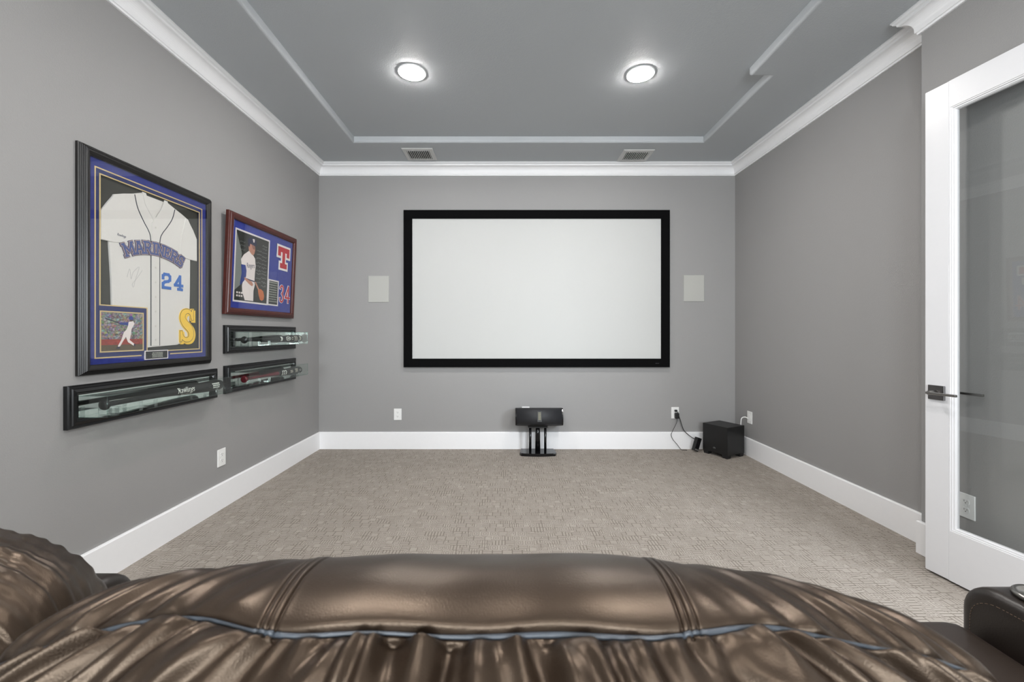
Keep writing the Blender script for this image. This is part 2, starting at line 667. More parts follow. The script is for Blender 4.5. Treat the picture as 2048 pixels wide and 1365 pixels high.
# slab above
box(XL - T, XR + T, YR - T, YB + T, ZC + 0.1, ZC + 0.16, bm=b)
bmesh.ops.recalc_face_normals(b, faces=b.faces)
for f in b.faces:
    if f.calc_center_median().z < ZC + 0.09:
        if f.normal.z > 0.3:
            f.normal_flip()
struct(obj('ceiling', b, 'ceil'), 'grey painted ceiling with a shallow recessed tray')

# crown moulding
p_, d_ = 0.090, 0.115
zb = ZC - d_
cr = [(0, zb), (0.012, zb), (0.014, zb + 0.010), (0.020, zb + 0.012), (0.021, zb + 0.022)]
for k in range(9):
    a = k / 8 * PI / 2
    cr.append((0.021 + 0.044 * (1 - math.cos(a)), zb + 0.026 + 0.056 * math.sin(a)))
cr += [(0.070, zb + 0.084), (0.072, zb + 0.094), (0.082, zb + 0.098), (0.086, zb + 0.106), (p_, zb + 0.108), (p_, ZC), (0, ZC)]
names = ['trim_1', 'trim_2', 'trim_3', 'trim_4', 'trim_5', 'trim_6']
lab = ['white crown moulding on the rear wall', 'white crown moulding above the open glass door', 'short white crown moulding return at the wall jog',
       'white crown moulding on the right wall', 'white crown moulding above the projection screen', 'white crown moulding above the framed jersey']
for s_, nm, lb in zip(sweep(PLAN, cr, True), names, lab):
    struct(obj(nm, s_, 'white'), lb)

# baseboards
bh = 0.1745
bp = [(0, 0), (0.016, 0), (0.016, bh - 0.006), (0.012, bh), (0, bh)]
path = [(XN, DY1 + 0.085), (XN, YJ), (XR, YJ), (XR, YB), (XL, YB), (XL, YR), (XN, YR), (XN, DY0 - 0.085)]
for s_, nm in zip(sweep(path, bp, False), ['baseboard_right_near', 'baseboard_right_jog', 'baseboard_right_far', 'baseboard_back', 'baseboard_left', 'baseboard_rear', 'baseboard_entry']):
    struct(obj(nm, s_, 'white'), 'white ' + nm.replace('baseboard_', '').replace('_', ' ') + ' baseboard')

# doorway casing
b = box(XN - 0.018, XN, DY0 - 0.085, DY0, 0, DZ + 0.085)
box(XN - 0.018, XN, DY1, DY1 + 0.085, 0, DZ + 0.085, bm=b)
box(XN - 0.018, XN, DY0, DY1, DZ, DZ + 0.085, bm=b)
struct(obj('trim_7', b, 'white'), 'white casing around the doorway')

# ------------------------------------------------------------------ open glass door, hinged on the doorway
ang = math.atan2(0.126, -0.992)
dv = Vector((math.sin(0.1265), -math.cos(0.1265), 0))   # leading edge -> hinge
nv = Vector((-math.cos(0.1265), -math.sin(0.1265), 0))  # into the room
mt = Matrix(((dv.x, 0, nv.x, 2.078), (dv.y, 0, nv.y, 2.103), (0, 1, 0, 0.0), (0, 0, 0, 1)))
door = sempty('door_1')
door.matrix_world = mt
door['label'] = 'open white door with one large glass pane against the right wall'
W_, Z0, Z1, TH = 0.815, 0.012, 2.385, 0.044
SW, TR_, BR_ = 0.103, 0.122, 0.232
obj('stile', box(0, SW, Z0, Z1, -TH, 0, 0.002, 1), 'door', door)
obj('stile', box(W_ - SW, W_, Z0, Z1, -TH, 0, 0.002, 1), 'door', door)
obj('top_rail', box(SW, W_ - SW, Z1 - TR_, Z1, -TH, 0), 'door', door)
obj('bottom_rail', box(SW, W_ - SW, Z0, Z0 + BR_, -TH, 0), 'door', door)
for s_ in sweep([(SW, Z0 + BR_), (W_ - SW, Z0 + BR_), (W_ - SW, Z1 - TR_), (SW, Z1 - TR_)],
                [(0, 0.0), (0.004, 0.0), (0.006, -0.003), (0.010, -0.003), (0.013, -0.008), (0.017, -0.008), (0.022, -0.015), (0.022, -0.029), (0, -0.044)], True):
    obj('glazing_bead', s_, 'door', door)
obj('pane', box(SW + 0.018, W_ - SW - 0.018, Z0 + BR_ + 0.018, Z1 - TR_ - 0.018, -0.025, -0.019), 'door_glass', door)
for side in (1, -1):
    zf = 0.0 if side > 0 else -TH
    h = obj('handle', box(0.019, 0.089, 0.862, 0.932, min(zf, zf + side * .009), max(zf, zf + side * .009), 0.0015, 1), 'rose', door)
    h['label'] = 'square nickel door handle plate'
    obj('handle_neck', tube([(0.054, 0.897, zf), (0.054, 0.897, zf + side * 0.05)], 0.010, 16), 'nickel', h)
    obj('lever', box(0.044, 0.170, 0.891, 0.903, min(zf + side * .044, zf + side * .058), max(zf + side * .044, zf + side * .058), 0.003, 2), 'nickel', h)
for zz in (0.25, 1.2, 2.15):
    obj('hinge', tube([(W_ + 0.006, zz - 0.05, 0.004), (W_ + 0.006, zz + 0.05, 0.004)], 0.007, 10), 'nickel', door)

# ------------------------------------------------------------------ recessed lamps and vents in the ceiling


def lamp(x, y, label):
    z = ZC + TRAY
    t_ = thing('recessed_light', label, 'light', (x, y, z), 'recessed ceiling lights')
    obj('trim_ring', lathe([(0.097, 0.0), (0.097, -0.003), (0.093, -0.0055), (0.088, -0.005), (0.085, -0.001), (0.085, 0.0)], 48), 'white', t_)
    obj('lens', lathe([(0.0848, -0.0015), (0.082, -0.0075), (0.07, -0.013), (0.04, -0.0165), (0.0, -0.0175)], 40), 'lens', t_, True)


lamp(-0.663, 2.876, 'lit round recessed ceiling light on the left, above the screen')
lamp(0.903, 2.893, 'lit round recessed ceiling light on the right, nearer the ceiling step')
lamp(-0.663, 0.75, 'lit round recessed ceiling light over the left sofa seat')
lamp(0.903, 0.75, 'lit round recessed ceiling light over the right sofa seat')
lamp(-0.663, -1.35, 'lit round recessed ceiling light left behind the sofa')
lamp(0.903, -1.35, 'lit round recessed ceiling light right behind the sofa')


def vent(x0, x1, y0, y1, label, tilt):
    cx_, cy_ = (x0 + x1) / 2, (y0 + y1) / 2
    t_ = thing('ceiling_vent', label, 'vent', (cx_, cy_, ZC), 'ceiling air vents')
    hx, hy = (x1 - x0) / 2, (y1 - y0) / 2
    fw = 0.038
    for s_ in sweep([(-hx, -hy), (hx, -hy), (hx, hy), (-hx, hy)], [(0, 0), (0, -0.004), (0.004, -0.009), (fw, -0.012), (fw, 0)], True):
        obj('frame_bar', s_, 'vent', t_)
    obj('backing', box(-hx + fw, hx - fw, -hy + fw, hy - fw, -0.001, -0.0002), 'vent_dark', t_)
    nn = 12
    sb = box(-0.0026, 0.0026, -hy + fw, hy - fw, -0.0085, 0.0085)
    first = None
    for k in range(nn):
        x = -hx + fw + (k + 0.5) * (2 * (hx - fw)) / nn
        if first is None:
            first = obj('slat', sb, 'vent', t_)
            o = first
        else:
            o = first.copy()
            COL.objects.link(o)
            o.parent = t_
        o.location = (x, 0, -0.0085)
        o.rotation_euler = (0, tilt, 0)


vent(-1.005, -0.715, 3.925, 4.190, 'grey slatted ceiling vent above the left side of the screen', -0.25)
vent(1.080, 1.372, 3.955, 4.205, 'grey slatted ceiling vent above the right side of the screen', 0.25)

# ------------------------------------------------------------------ projection screen and in-wall speakers


def wallmat_back(x, z):
    return Matrix(((1, 0, 0, x), (0, 0, -1, YB), (0, 1, 0, z), (0, 0, 0, 1)))


def wallmat_left(y, z):
    return Matrix(((0, 0, 1, XL), (1, 0, 0, y), (0, 1, 0, z), (0, 0, 0, 1)))


def wallmat_right(X, y, z):
    return Matrix(((0, 0, -1, X), (-1, 0, 0, y), (0, 1, 0, z), (0, 0, 0, 1)))


sx0, sx1, sz0, sz1 = -1.073, 1.637, 0.840, 2.442
t_ = thing('projection_screen', 'large white projection screen in a wide black velvet frame', 'screen', mat=wallmat_back((sx0 + sx1) / 2, sz0))
hw, hh = (sx1 - sx0) / 2, sz1 - sz0
hw_screen = hw
for s_ in sweep([(-hw, 0), (hw, 0), (hw, hh), (-hw, hh)], [(0, 0.004), (0, 0.036), (0.004, 0.040), (0.082, 0.040), (0.087, 0.034), (0.087, 0.004)], True):
    obj('frame_bar', s_, 'velvet', t_)
obj('screen_fabric', box(-hw + 0.08, hw - 0.08, 0.08, hh - 0.08, 0.018, 0.024), 'screen', t_)

SCREEN = t_
for xa, za, lb in ((-1.442, 1.504, 'square white in-wall speaker grille left of the screen'), (1.791, 1.512, 'square white in-wall speaker grille right of the screen')):
    t_ = thing('wall_speaker', lb, 'speaker', mat=wallmat_back(xa + 0.105, za), group='in-wall speakers')
    for s_ in sweep([(-.105, 0), (.105, 0), (.105, .271), (-.105, .271)], [(0, 0), (0, .005), (.002, .007), (.008, .007), (.008, 0)], True):
        obj('frame_bar', s_, 'grille', t_)
    obj('grille', box(-.098, .098, .007, .264, 0.0, 0.006), 'grille', t_)

# ------------------------------------------------------------------ wall outlets


def outlet(mat, label, kind='duplex'):
    t_ = thing('wall_outlet', label, 'outlet', mat=mat, group='white wall outlets')
    pl = box(-.039, .039, -.0585, .0585, 0.0, 0.0065, 0.0025, 2)
    obj('plate', pl, 'plate', t_)
    if kind == 'duplex':
        for dz in (-.0205, .0205):
            r = prism([(.017 * math.cos(a) if abs(math.cos(a)) < 1 else .017, dz + max(-.0135, min(.0135, .018 * math.sin(a)))) for a in [2 * PI * k / 24 for k in range(24)]], 0.0062, 0.0082)
            q = obj('receptacle', r, 'plate', t_)
            sl = box(-.0075, -.0055, dz, dz + .008, .0081, .0084)
            box(.0055, .0075, dz, dz + .0065, .0081, .0084, bm=sl)
            obj('slots', sl, 'slot', q)
            obj('ground_hole', lathe([(.0026, .0081), (.0026, .0085)], 12), 'slot', q, loc=(0, dz - .006, 0))
        obj('screw', lathe([(.003, .006), (.003, .0073), (.002, .0077)], 12), 'plate', t_)
    elif kind == 'decora':
        obj('insert', box(-.0165, .0165, -.033, .033, .006, .0085, .001, 1), 'plate', t_)
    return t_


outlet(wallmat_left(2.852, 0.345), 'white duplex outlet low on the left wall under the bat cases')
outlet(wallmat_back(-1.141, 0.354), 'white duplex outlet on the back wall left of the floor speaker')
outlet(wallmat_back(0.171, 0.374), 'white outlet plate half hidden behind the floor speaker')
o2 = outlet(wallmat_back(1.703, 0.370), 'white duplex outlet with black plugs and cords on the back wall')
outlet(wallmat_right(XR, 4.052, 0.375), 'white cable plate on the right wall above the subwoofer', 'decora')
outlet(wallmat_right(XN, 2.040, 0.349), 'white duplex outlet seen through the glass of the open door')

# ------------------------------------------------------------------ centre speaker on its stand
SX, SY = 0.283, 4.145
st = thing('speaker_stand', 'short black speaker stand with three posts on the carpet under the screen', 'stand', (SX, SY, 0))
poly = []
for k in range(13):
    x = -0.165 + 0.33 * k / 12
    poly.append((x, -0.085 - 0.02 * (1 - (x / 0.165) ** 2)))
poly += [(0.178, -0.05), (0.165, 0.085), (-0.165, 0.085), (-0.178, -0.05)]
bb = prism(poly, 0.0, 0.028)
bmesh.ops.bevel(bb, geom=[e for e in bb.edges if all(v.co.z > 0.02 for v in e.verts)], offset=0.006, segments=2, profile=0.5, affect='EDGES')
obj('base_plate', bb, 'black_gloss', st)
obj('post', tube([(0, 0, 0.026), (0, 0, 0.20), (0, 0, 0.262)], [0.026, 0.024, 0.019], 20), 'black_gloss', st)
for s_ in (-1, 1):
    obj('rod', tube([(s_ * 0.074, 0, 0.026), (s_ * 0.074, 0, 0.262)], 0.0125, 14), 'black_gloss', st)
obj('top_plate', box(-0.095, 0.095, -0.022, 0.014, 0.258, 0.2705), 'black_plastic', st)
sp = thing('centre_speaker', 'black horizontal speaker with rounded charcoal grille on the short stand', 'speaker', (SX + 0.012, SY, 0.276))
sp.rotation_euler = (math.radians(-11), 0, 0)
hl, ht, dp = 0.232, 0.172, 0.09
prof = [(dp, 0.004), (dp, ht - .004)]
prof2 = []
for k in range(15):
    a = -PI / 2 + PI * k / 14
    prof2.append((-0.035 - 0.062 * math.cos(a) ** 0.8 if math.cos(a) > 0 else -0.035, ht / 2 + (ht / 2 - .004) * math.sin(a)))


def xprism(poly, x0, x1):
    b_ = prism(poly, x0, x1)
    for v in b_.verts:
        v.co = Vector((v.co.z, v.co.x, v.co.y))
    bmesh.ops.recalc_face_normals(b_, faces=b_.faces)
    return b_


obj('cabinet', xprism([(dp, 0), (dp, ht), (-0.030, ht), (-0.036, ht - .006), (-0.036, .006), (-0.030, 0)], -hl, hl), 'black_plastic', sp)
gp = [(-0.034, 0.004)] + prof2 + [(-0.034, ht - .004)]
g = xprism([(y, z) for y, z in prof2 + [(-0.034, ht - .004), (-0.034, .004)]], -hl + 0.012, hl - 0.012)
gr = obj('grille', g, 'grille_dark', sp)
for p in gr.data.polygons:
    p.use_smooth = abs(p.normal.x) < 0.5
for s_ in (-1, 1):
    ep = [(-0.038 - 0.052 * math.cos(-PI / 2 + PI * k / 10), ht / 2 + ht / 2 * math.sin(-PI / 2 + PI * k / 10)) for k in range(11)] + [(-0.03, ht), (-0.03, 0)]
    obj('end_cap', xprism([(y * 0.86 - .004, z) for y, z in ep], s_ * hl - 0.006 - 0.006 * s_, s_ * hl + 0.006 - 0.006 * s_), 'black_gloss', sp)
tw = obj('tweeter', box(-0.024, 0.024, -0.1005, -0.094, 0.035, 0.140, 0.002, 1), 'black_plastic', sp)
for k in range(7):
    obj('ribbon_bar', box(-0.013, 0.013, -0.1022, -0.1003, 0.056 + k * 0.0105, 0.0635 + k * 0.0105), 'ribbon', tw)

# ------------------------------------------------------------------ subwoofer
ra = math.radians(27)
sw = thing('subwoofer', 'black cube subwoofer on square feet in the right corner', 'subwoofer', (2.048, 3.947, 0))
sw.rotation_euler = (0, 0, ra)
S, SD = 0.250, 0.268
obj('cabinet', box(0, S, 0, SD, 0.032, 0.297, 0.003, 2), 'black_satin', sw)
for fx in (0, 1):
    for fy in (0, 1):
        x0, y0 = (0.002 if fx == 0 else S - 0.062), (0.002 if fy == 0 else SD - 0.062)
        b = box(x0, x0 + .06, y0, y0 + .06, 0, .034)
        cxm, cym = x0 + .03, y0 + .03
        for v in b.verts:
            if v.co.z < 0.01:
                v.co.x = cxm + (v.co.x - cxm) * 0.8
                v.co.y = cym + (v.co.y - cym) * 0.8
        obj('foot', b, 'foot', sw)
# winged round badge on the left face (local x = 0 plane)
bd = tube([(-0.0012, 0.14 + 0.012 * math.cos(a), 0.078 + 0.008 * math.sin(a)) for a in [2 * PI * k / 20 for k in range(21)]], 0.0007, 6)
tube([(-0.0012, 0.128, 0.072), (-0.0012, 0.138, 0.085), (-0.0012, 0.146, 0.073)], 0.0011, 6, bm=bd)
tube([(-0.0012, 0.152, 0.077), (-0.0012, 0.141, 0.079), (-0.0012, 0.128, 0.079)], 0.0011, 6, bm=bd)
obj('badge', bd, 'badge', sw)

# black power strip leaning against the subwoofer
ps = thing('power_adapter', 'small black power adapter leaning against the left side of the subwoofer', 'adapter', (1.857, 4.208, 0.0))
b = box(-0.028, 0.028, -0.02, 0.02, 0, 0.135, 0.005, 2)
o = obj('housing', b, 'black_plastic', ps)
o.rotation_euler = (0.0, 0.36, 0.35)
o.location = (0, 0, 0.012)
for k in range(4):
    f_ = obj('ridge', box(-0.022 + k * .012, -0.017 + k * .012, -0.0215, -0.0195, .03, .115), 'black_gloss', o)
o3 = obj('plug_face', box(-0.022, 0.022, -0.0222, -0.02, .008, .02), 'badge', o)

# plugs and cords
pg = tag(obj('power_plug', box(-0.020, 0.020, -0.030, 0.028, 0, 0.036, 0.008, 3), 'black_plastic'), 'large black plug pushed into the lower socket of the back wall outlet', 'plug')
pg.matrix_world = wallmat_back(1.711, 0.346)
pg.location.y = YB - 0.0088
pg2 = tag(obj('power_plug', box(-0.013, 0.013, -0.009, 0.011, 0, 0.022, 0.004, 2), 'black_plastic'), 'small black plug in the upper socket of the back wall outlet', 'plug')
pg2.matrix_world = wallmat_back(1.705, 0.393)
pg2.location.y = YB - 0.0088
c1 = spline([(1.712, 4.290, .322), (1.711, 4.288, .285), (1.693, 4.286, .245), (1.668, 4.286, .195), (1.652, 4.286, .150), (1.668, 4.284, .105), (1.705, 4.280, .060), (1.745, 4.270, .008), (1.775, 4.26, .0045), (1.798, 4.25, .0045)], 10)
tag(obj('thin_cable', tube(c1, 0.0026, 8), 'cord', smooth=True), 'thin black cord bowing out from the large plug to the floor', 'cord')
c2 = spline([(1.716, 4.280, .388), (1.728, 4.282, .345), (1.745, 4.284, .295), (1.763, 4.284, .235), (1.785, 4.282, .190), (1.825, 4.26, .150), (1.855, 4.235, .128), (1.885, 4.215, .118)], 10)
tag(obj('thick_cable', tube(c2, 0.0038, 8), 'cord', smooth=True), 'thicker black cord running from the outlet to the black adapter', 'cord')
c3 = spline([(2.309, 4.065, .362), (2.290, 4.085, .372), (2.268, 4.100, .360), (2.262, 4.105, .325), (2.262, 4.108, .27), (2.262, 4.11, .20)], 10)
tag(obj('audio_cable', tube(c3, 0.0048, 10), 'cord_white', smooth=True), 'white cable curving from the right wall plate down behind the subwoofer', 'cable')

# ------------------------------------------------------------------ block lettering
G = {
    'M': (1.0, [(0, 0, 0, 1), (0, 1, .5, .3), (.5, .3, 1, 1), (1, 0, 1, 1), (-.13, 0, .13, 0), (.87, 0, 1.13, 0), (-.13, 1, .06, 1), (.94, 1, 1.13, 1)]),
    'A': (.84, [(0, 0, .36, 1), (.48, 1, .84, 0), (.16, .36, .68, .36), (-.10, 0, .14, 0), (.70, 0, .94, 0), (.28, 1, .56, 1)]),
    'R': (.74, [(0, 0, 0, 1), (0, 1, .5, 1), (.5, 1, .66, .88), (.66, .88, .66, .64), (.66, .64, .5, .5), (.5, .5, 0, .5), (.36, .5, .7, 0), (-.12, 0, .13, 0), (.66, 0, .84, 0), (-.12, 1, 0, 1)]),
    'I': (.2, [(.1, 0, .1, 1), (-.06, 0, .26, 0), (-.06, 1, .26, 1)]),
    'N': (.74, [(0, 0, 0, 1), (0, 1, .74, 0), (.74, 0, .74, 1), (-.12, 0, .12, 0), (-.12, 1, .04, 1), (.62, 1, .86, 1)]),
    'E': (.6, [(0, 0, 0, 1), (-.1, 1, .6, 1), (0, .5, .36, .5), (-.1, 0, .6, 0), (.6, 1, .6, .8), (.6, 0, .6, .2), (.36, .62, .36, .38)]),
    'S': (.64, [(.64, .74, .64, 1.0), (.64, .86, .48, 1), (.48, 1, .15, 1), (.15, 1, 0, .86), (0, .86, 0, .68), (0, .68, .14, .55), (.14, .55, .5, .45), (.5, .45, .64, .32), (.64, .32, .64, .14), (.64, .14, .5, 0), (.5, 0, .16, 0), (.16, 0, 0, .14), (0, 0, 0, .27)]),
    'T': (.9, [(0, 1, .9, 1), (.45, 0, .45, 1), (0, 1, 0, .74), (.9, 1, .9, .74), (.24, 0, .66, 0)]),
    '2': (.6, [(0, .7, 0, .86), (0, .86, .14, 1), (.14, 1, .46, 1), (.46, 1, .6, .86), (.6, .86, .6, .62), (.6, .62, .46, .5), (.46, .5, .14, .42), (.14, .42, 0, .28), (0, .28, 0, 0), (0, 0, .6, 0)]),
    '3': (.56, [(0, .76, 0, .88), (0, .88, .14, 1), (.14, 1, .42, 1), (.42, 1, .56, .86), (.56, .86, .56, .64), (.56, .64, .42, .52), (.42, .52, .24, .52), (.42, .52, .56, .38), (.56, .38, .56, .14), (.56, .14, .42, 0), (.42, 0, .14, 0), (.14, 0, 0, .12), (0, .12, 0, .26)]),
    '4': (.66, [(.46, 0, .46, 1), (.46, 1, 0, .3), (0, .3, .66, .3), (.3, 0, .62, 0)]),
    '4s': (.62, [(.44, 0, .44, 1), (.44, 1, 0, .28), (0, .28, .62, .28)]),
}


def glyph(ch, height, stroke, grow, z0, z1, wscale=1.0):
    """block letter centred on the origin; all strokes square-capped, grown by `grow`"""
    Wg, segs = G[ch]
    b_ = bmesh.new()
    hh_ = height - stroke
    ww_ = Wg * hh_ * wscale
    zz = z1
    for (ax, ay, bx, by) in segs:
        A = Vector((ax * hh_ * wscale - ww_ / 2, ay * hh_ - hh_ / 2))
        B = Vector((bx * hh_ * wscale - ww_ / 2, by * hh_ - hh_ / 2))
        d = (B - A).normalized()
        nn = Vector((-d.y, d.x))
        r_ = stroke / 2 + grow
        diag = abs(d.x) > .05 and abs(d.y) > .05
        e = (stroke * 0.28 if diag else stroke / 2) + grow
        q = [A - d * e - nn * r_, B + d * e - nn * r_, B + d * e + nn * r_, A - d * e + nn * r_]
        prism([(v.x, v.y) for v in q], z0, zz, b_)
        zz -= 0.000012
    return b_


def ribbon(ctrl, grow, z0, z1, sx, sy):
    """curved felt letter: stroke along a spline, ctrl=(x, y, half width) in a unit box centred on 0"""
    b_ = bmesh.new()
    P_ = spline([(x * sx, y * sy, w_ * sx) for x, y, w_ in ctrl], 8)
    L_, R_ = [], []
    for i, p in enumerate(P_):
        a_, c_ = P_[max(i - 1, 0)], P_[min(i + 1, len(P_) - 1)]
        d = Vector((c_.x - a_.x, c_.y - a_.y)).normalized()
        q = Vector((p.x, p.y))
        if i == 0:
            q -= d * grow
        if i == len(P_) - 1:
            q += d * grow
        n_ = Vector((-d.y, d.x)) * (p.z + grow)
        L_.append(q + n_)
        R_.append(q - n_)
    for i in range(len(P_) - 1):
        prism([(v.x, v.y) for v in (L_[i], R_[i], R_[i + 1], L_[i + 1])], z0, z1, b_)
    return b_


def big_s(grow, z0, z1, sx, sy):
    b_ = ribbon([(.34, .22, .06), (.27, .36, .09), (.06, .43, .11), (-.20, .37, .15), (-.28, .22, .17), (-.15, .08, .19), (.04, -.02, .20), (.22, -.12, .19), (.29, -.26, .17),
                 (.20, -.39, .14), (-.06, -.43, .11), (-.27, -.36, .09), (-.36, -.22, .06)], grow, z0, z1, sx, sy)
    for s2 in (1, -1):
        q = [(.30 * s2, .16 * s2), (.45 * s2, .16 * s2), (.45 * s2, .49 * s2), (.34 * s2, .49 * s2), (.28 * s2, .36 * s2)]
        cx2 = sum(p[0] for p in q) / 5
        cy2 = sum(p[1] for p in q) / 5
        prism([(x * sx + grow * (1 if x > cx2 else -1), y * sy + grow * (1 if y > cy2 else -1)) for x, y in q], z0, z1 - .00002, b_)
    return b_


def dashes(wd_, ht_, rows, seed, z=0.0003):
    """print too small to read in the photograph: rows of short marks"""
    rn = random.Random(seed)
    b_ = bmesh.new()
    for r_ in range(rows):
        y = ht_ / 2 - (r_ + 0.5) * ht_ / rows
        h2 = ht_ / rows * 0.32
        x = -wd_ / 2 + rn.uniform(0, .1) * wd_
        while x < wd_ / 2 - 0.002:
            l_ = rn.uniform(.05, .16) * wd_
            e = min(x + l_, wd_ / 2)
            prism([(x, y - h2), (e, y - h2), (e, y + h2), (x, y + h2)], 0, z, b_)
            x = e + 0.03 * wd_
    return b_


obj('maker_mark', shift(dashes(0.040, 0.010, 1, 5), hw_screen - 0.13, 0.040, 0.0402), 'grille_dark', SCREEN)

# ------------------------------------------------------------------ framed baseball jersey
A0, Z00 = 2.3015, 0.995
fj = thing('framed_jersey', 'framed white baseball jersey on blue matting in a black ribbed frame', 'framed jersey', mat=wallmat_left(A0, Z00))
lx = lambda a: a - A0
ly = lambda z: z - Z00
LP = lambda pts: [(lx(a), ly(z)) for a, z in pts]
rect = lambda a0, a1, z0, z1: LP([(a0, z0), (a1, z0), (a1, z1), (a0, z1)])


def lbox(a0, a1, z0, z1, n0, n1, bev=0.0):
    return box(lx(a0), lx(a1), ly(z0), ly(z1), n0, n1, bev)


pf = [(0, 0.0), (0, 0.011)]
for k in range(5):
    d0 = 0.0015 + k * 0.0038
    h0 = 0.0125 + k * 0.0042
    pf += [(d0, h0), (d0 + 0.0022, h0 + 0.0030), (d0 + 0.0036, h0 + 0.0012)]
pf += [(0.0225, 0.034), (0.030, 0.034), (0.039, 0.029), (0.045, 0.024), (0.047, 0.022), (0.047, 0.0)]
for s_ in sweep(rect(1.893, 2.734, 0.992, 2.054), pf, True):
    obj('frame_bar', s_, 'frame_black', fj)
obj('backing', lbox(1.93, 2.68, 1.05, 2.0, 0.003, 0.006), 'backing', fj)
MI = (1.990, 2.630, 1.090, 1.940)
for s_ in sweep(rect(1.934, 2.692, 1.034, 2.010), [(0, .006), (0, .0145), (0.056, .0145), (0.057, .006)], True):
    obj('mat_board', s_, 'suede', fj)
for s_ in sweep(rect(1.968, 2.654, 1.068, 1.968), [(0, .0145), (0, .0149), (0.022, .0149), (0.022, .0145)], True):
    obj('inner_mat', s_, 'suede_dk', fj)
# photo mount in the lower left corner
obj('photo_mount', lbox(1.985, 2.247, 1.085, 1.318, .006, .0165), 'suede_dk', fj)


def strip(poly, wd, z0, z1, closed, mat, parent, name):
    for s2 in sweep(poly, [(0, z0), (0, z1), (wd, z1), (wd, z0)], closed):
        obj(name, s2, mat, parent)


strip(LP([(2.405, 1.066), (2.656, 1.066), (2.656, 1.970), (1.966, 1.970), (1.966, 1.066), (2.218, 1.066)]), 0.006, .0145, .0158, False, 'gold', fj, 'gold_fillet')
strip(LP([(2.247, 1.086), (2.633, 1.086), (2.633, 1.944), (1.988, 1.944), (1.988, 1.318), (2.247, 1.318)]), 0.0055, .0148, .0174, True, 'gold', fj, 'gold_fillet')
strip(rect(1.990, 2.229, 1.094, 1.294), 0.006, .0165, .0174, True, 'gold', fj, 'gold_fillet')
# jersey body
JB = [(2.062, 1.100), (2.46, 1.118), (2.548, 1.150), (2.552, 1.30), (2.556, 1.45), (2.558, 1.628), (2.566, 1.78), (2.546, 1.872), (2.490, 1.892), (2.441, 1.904), (2.386, 1.930),
      (2.366, 1.880), (2.340, 1.842), (2.306, 1.802), (2.270, 1.842), (2.244, 1.880), (2.226, 1.930), (2.170, 1.906), (2.120, 1.890), (2.064, 1.868), (2.045, 1.78), (2.040, 1.632), (2.052, 1.45), (2.056, 1.30)]


def cloth(poly, z0, z1, bev=0.004):
    b_ = prism(poly, z0, z1)
    bmesh.ops.bevel(b_, geom=[e for e in b_.edges if all(v.co.z > z1 - 1e-6 for v in e.verts)], offset=bev, segments=3, profile=0.6, affect='EDGES')
    return b_


js = obj('jersey', cloth(LP(JB), .006, .0135), 'jersey', fj)
mir = lambda pts: [(2 * 2.304 - a, z) for a, z in pts][::-1]
SLV = [(2.066, 1.868), (2.030, 1.818), (1.997, 1.768), (1.996, 1.632), (2.060, 1.633), (2.134, 1.641), (2.126, 1.72), (2.106, 1.80), (2.088, 1.872)]
obj('sleeve', cloth(LP(SLV), .008, .0165), 'jersey', js)
obj('sleeve', cloth(LP(mir(SLV)), .008, .0165), 'jersey', js)
obj('back_neck', cloth(LP([(2.232, 1.925), (2.380, 1.925), (2.376, 1.880), (2.312, 1.780), (2.300, 1.780), (2.236, 1.880)]), .006, .0085, .001), 'jersey', js)
for pts in ([(2.223, 1.934), (2.245, 1.934), (2.262, 1.886), (2.318, 1.806), (2.300, 1.792), (2.240, 1.875)], [(2.366, 1.934), (2.389, 1.934), (2.374, 1.878), (2.312, 1.790), (2.298, 1.806), (2.350, 1.886)]):
    obj('collar', cloth(LP(pts), .0130, .0158, .001), 'jersey', js)
obj('placket', cloth(LP([(2.281, 1.118), (2.331, 1.118), (2.331, 1.785), (2.306, 1.818), (2.281, 1.785)]), .0130, .0161, .0008), 'jersey', js)
for ctl in ([(2.179, 1.905), (2.196, 1.842), (2.232, 1.780), (2.262, 1.738), (2.275, 1.700), (2.277, 1.60), (2.277, 1.35), (2.277, 1.118)],
            [(2.441, 1.904), (2.421, 1.842), (2.384, 1.785), (2.352, 1.742), (2.337, 1.700), (2.335, 1.60), (2.335, 1.35), (2.334, 1.118)]):
    obj('piping', tube([(lx(a), ly(z), .0137) for a, z, _ in spline([(a, z, 0) for a, z in ctl], 8)], 0.0022, 6), 'navy', js)
for zb_ in (1.765, 1.680, 1.545, 1.465, 1.385, 1.305, 1.225, 1.150):
    obj('button', lathe([(0.0052, 0.0148), (0.0052, 0.0164), (0.004, 0.0170), (0.0015, 0.0166)], 16), 'button', js, loc=(lx(2.306), ly(zb_), 0))
# arched team lettering
R0, cyA = 0.425, 1.648 - 0.425
word = 'MARINERS'
wd = [G[c][0] * 0.062 + 0.0195 for c in word]
tot = sum(wd)
pos = 0
for c, wl in zip(word, wd):
    s_ = pos + wl / 2 - tot / 2
    pos += wl
    th = s_ / R0 * (0.405 / tot)
    px_, py_ = 2.307 + R0 * math.sin(th), cyA + R0 * math.cos(th)
    b = glyph(c, 0.070, 0.0112, 0.0044, .0135, .0174, 0.80)
    for f in b.faces:
        f.material_index = 0
    join(b, glyph(c, 0.070, 0.0112, 0.0018, .0174, .0178, 0.80), 1)
    join(b, glyph(c, 0.070, 0.0112, 0.0, .0178, .0182, 0.80), 2)
    shift(b, lx(px_), ly(py_), 0, -th)
    obj('letter', b, ['l_slate', 'l_tan', 'l_blue'], js)
for c, ax in (('2', 2.381), ('4', 2.468)):
    b = glyph(c, 0.092, 0.0165, 0.0, .0135, .0155, 1.06)
    obj('digit', shift(b, lx(ax), ly(1.481)), 'n_blue', js)
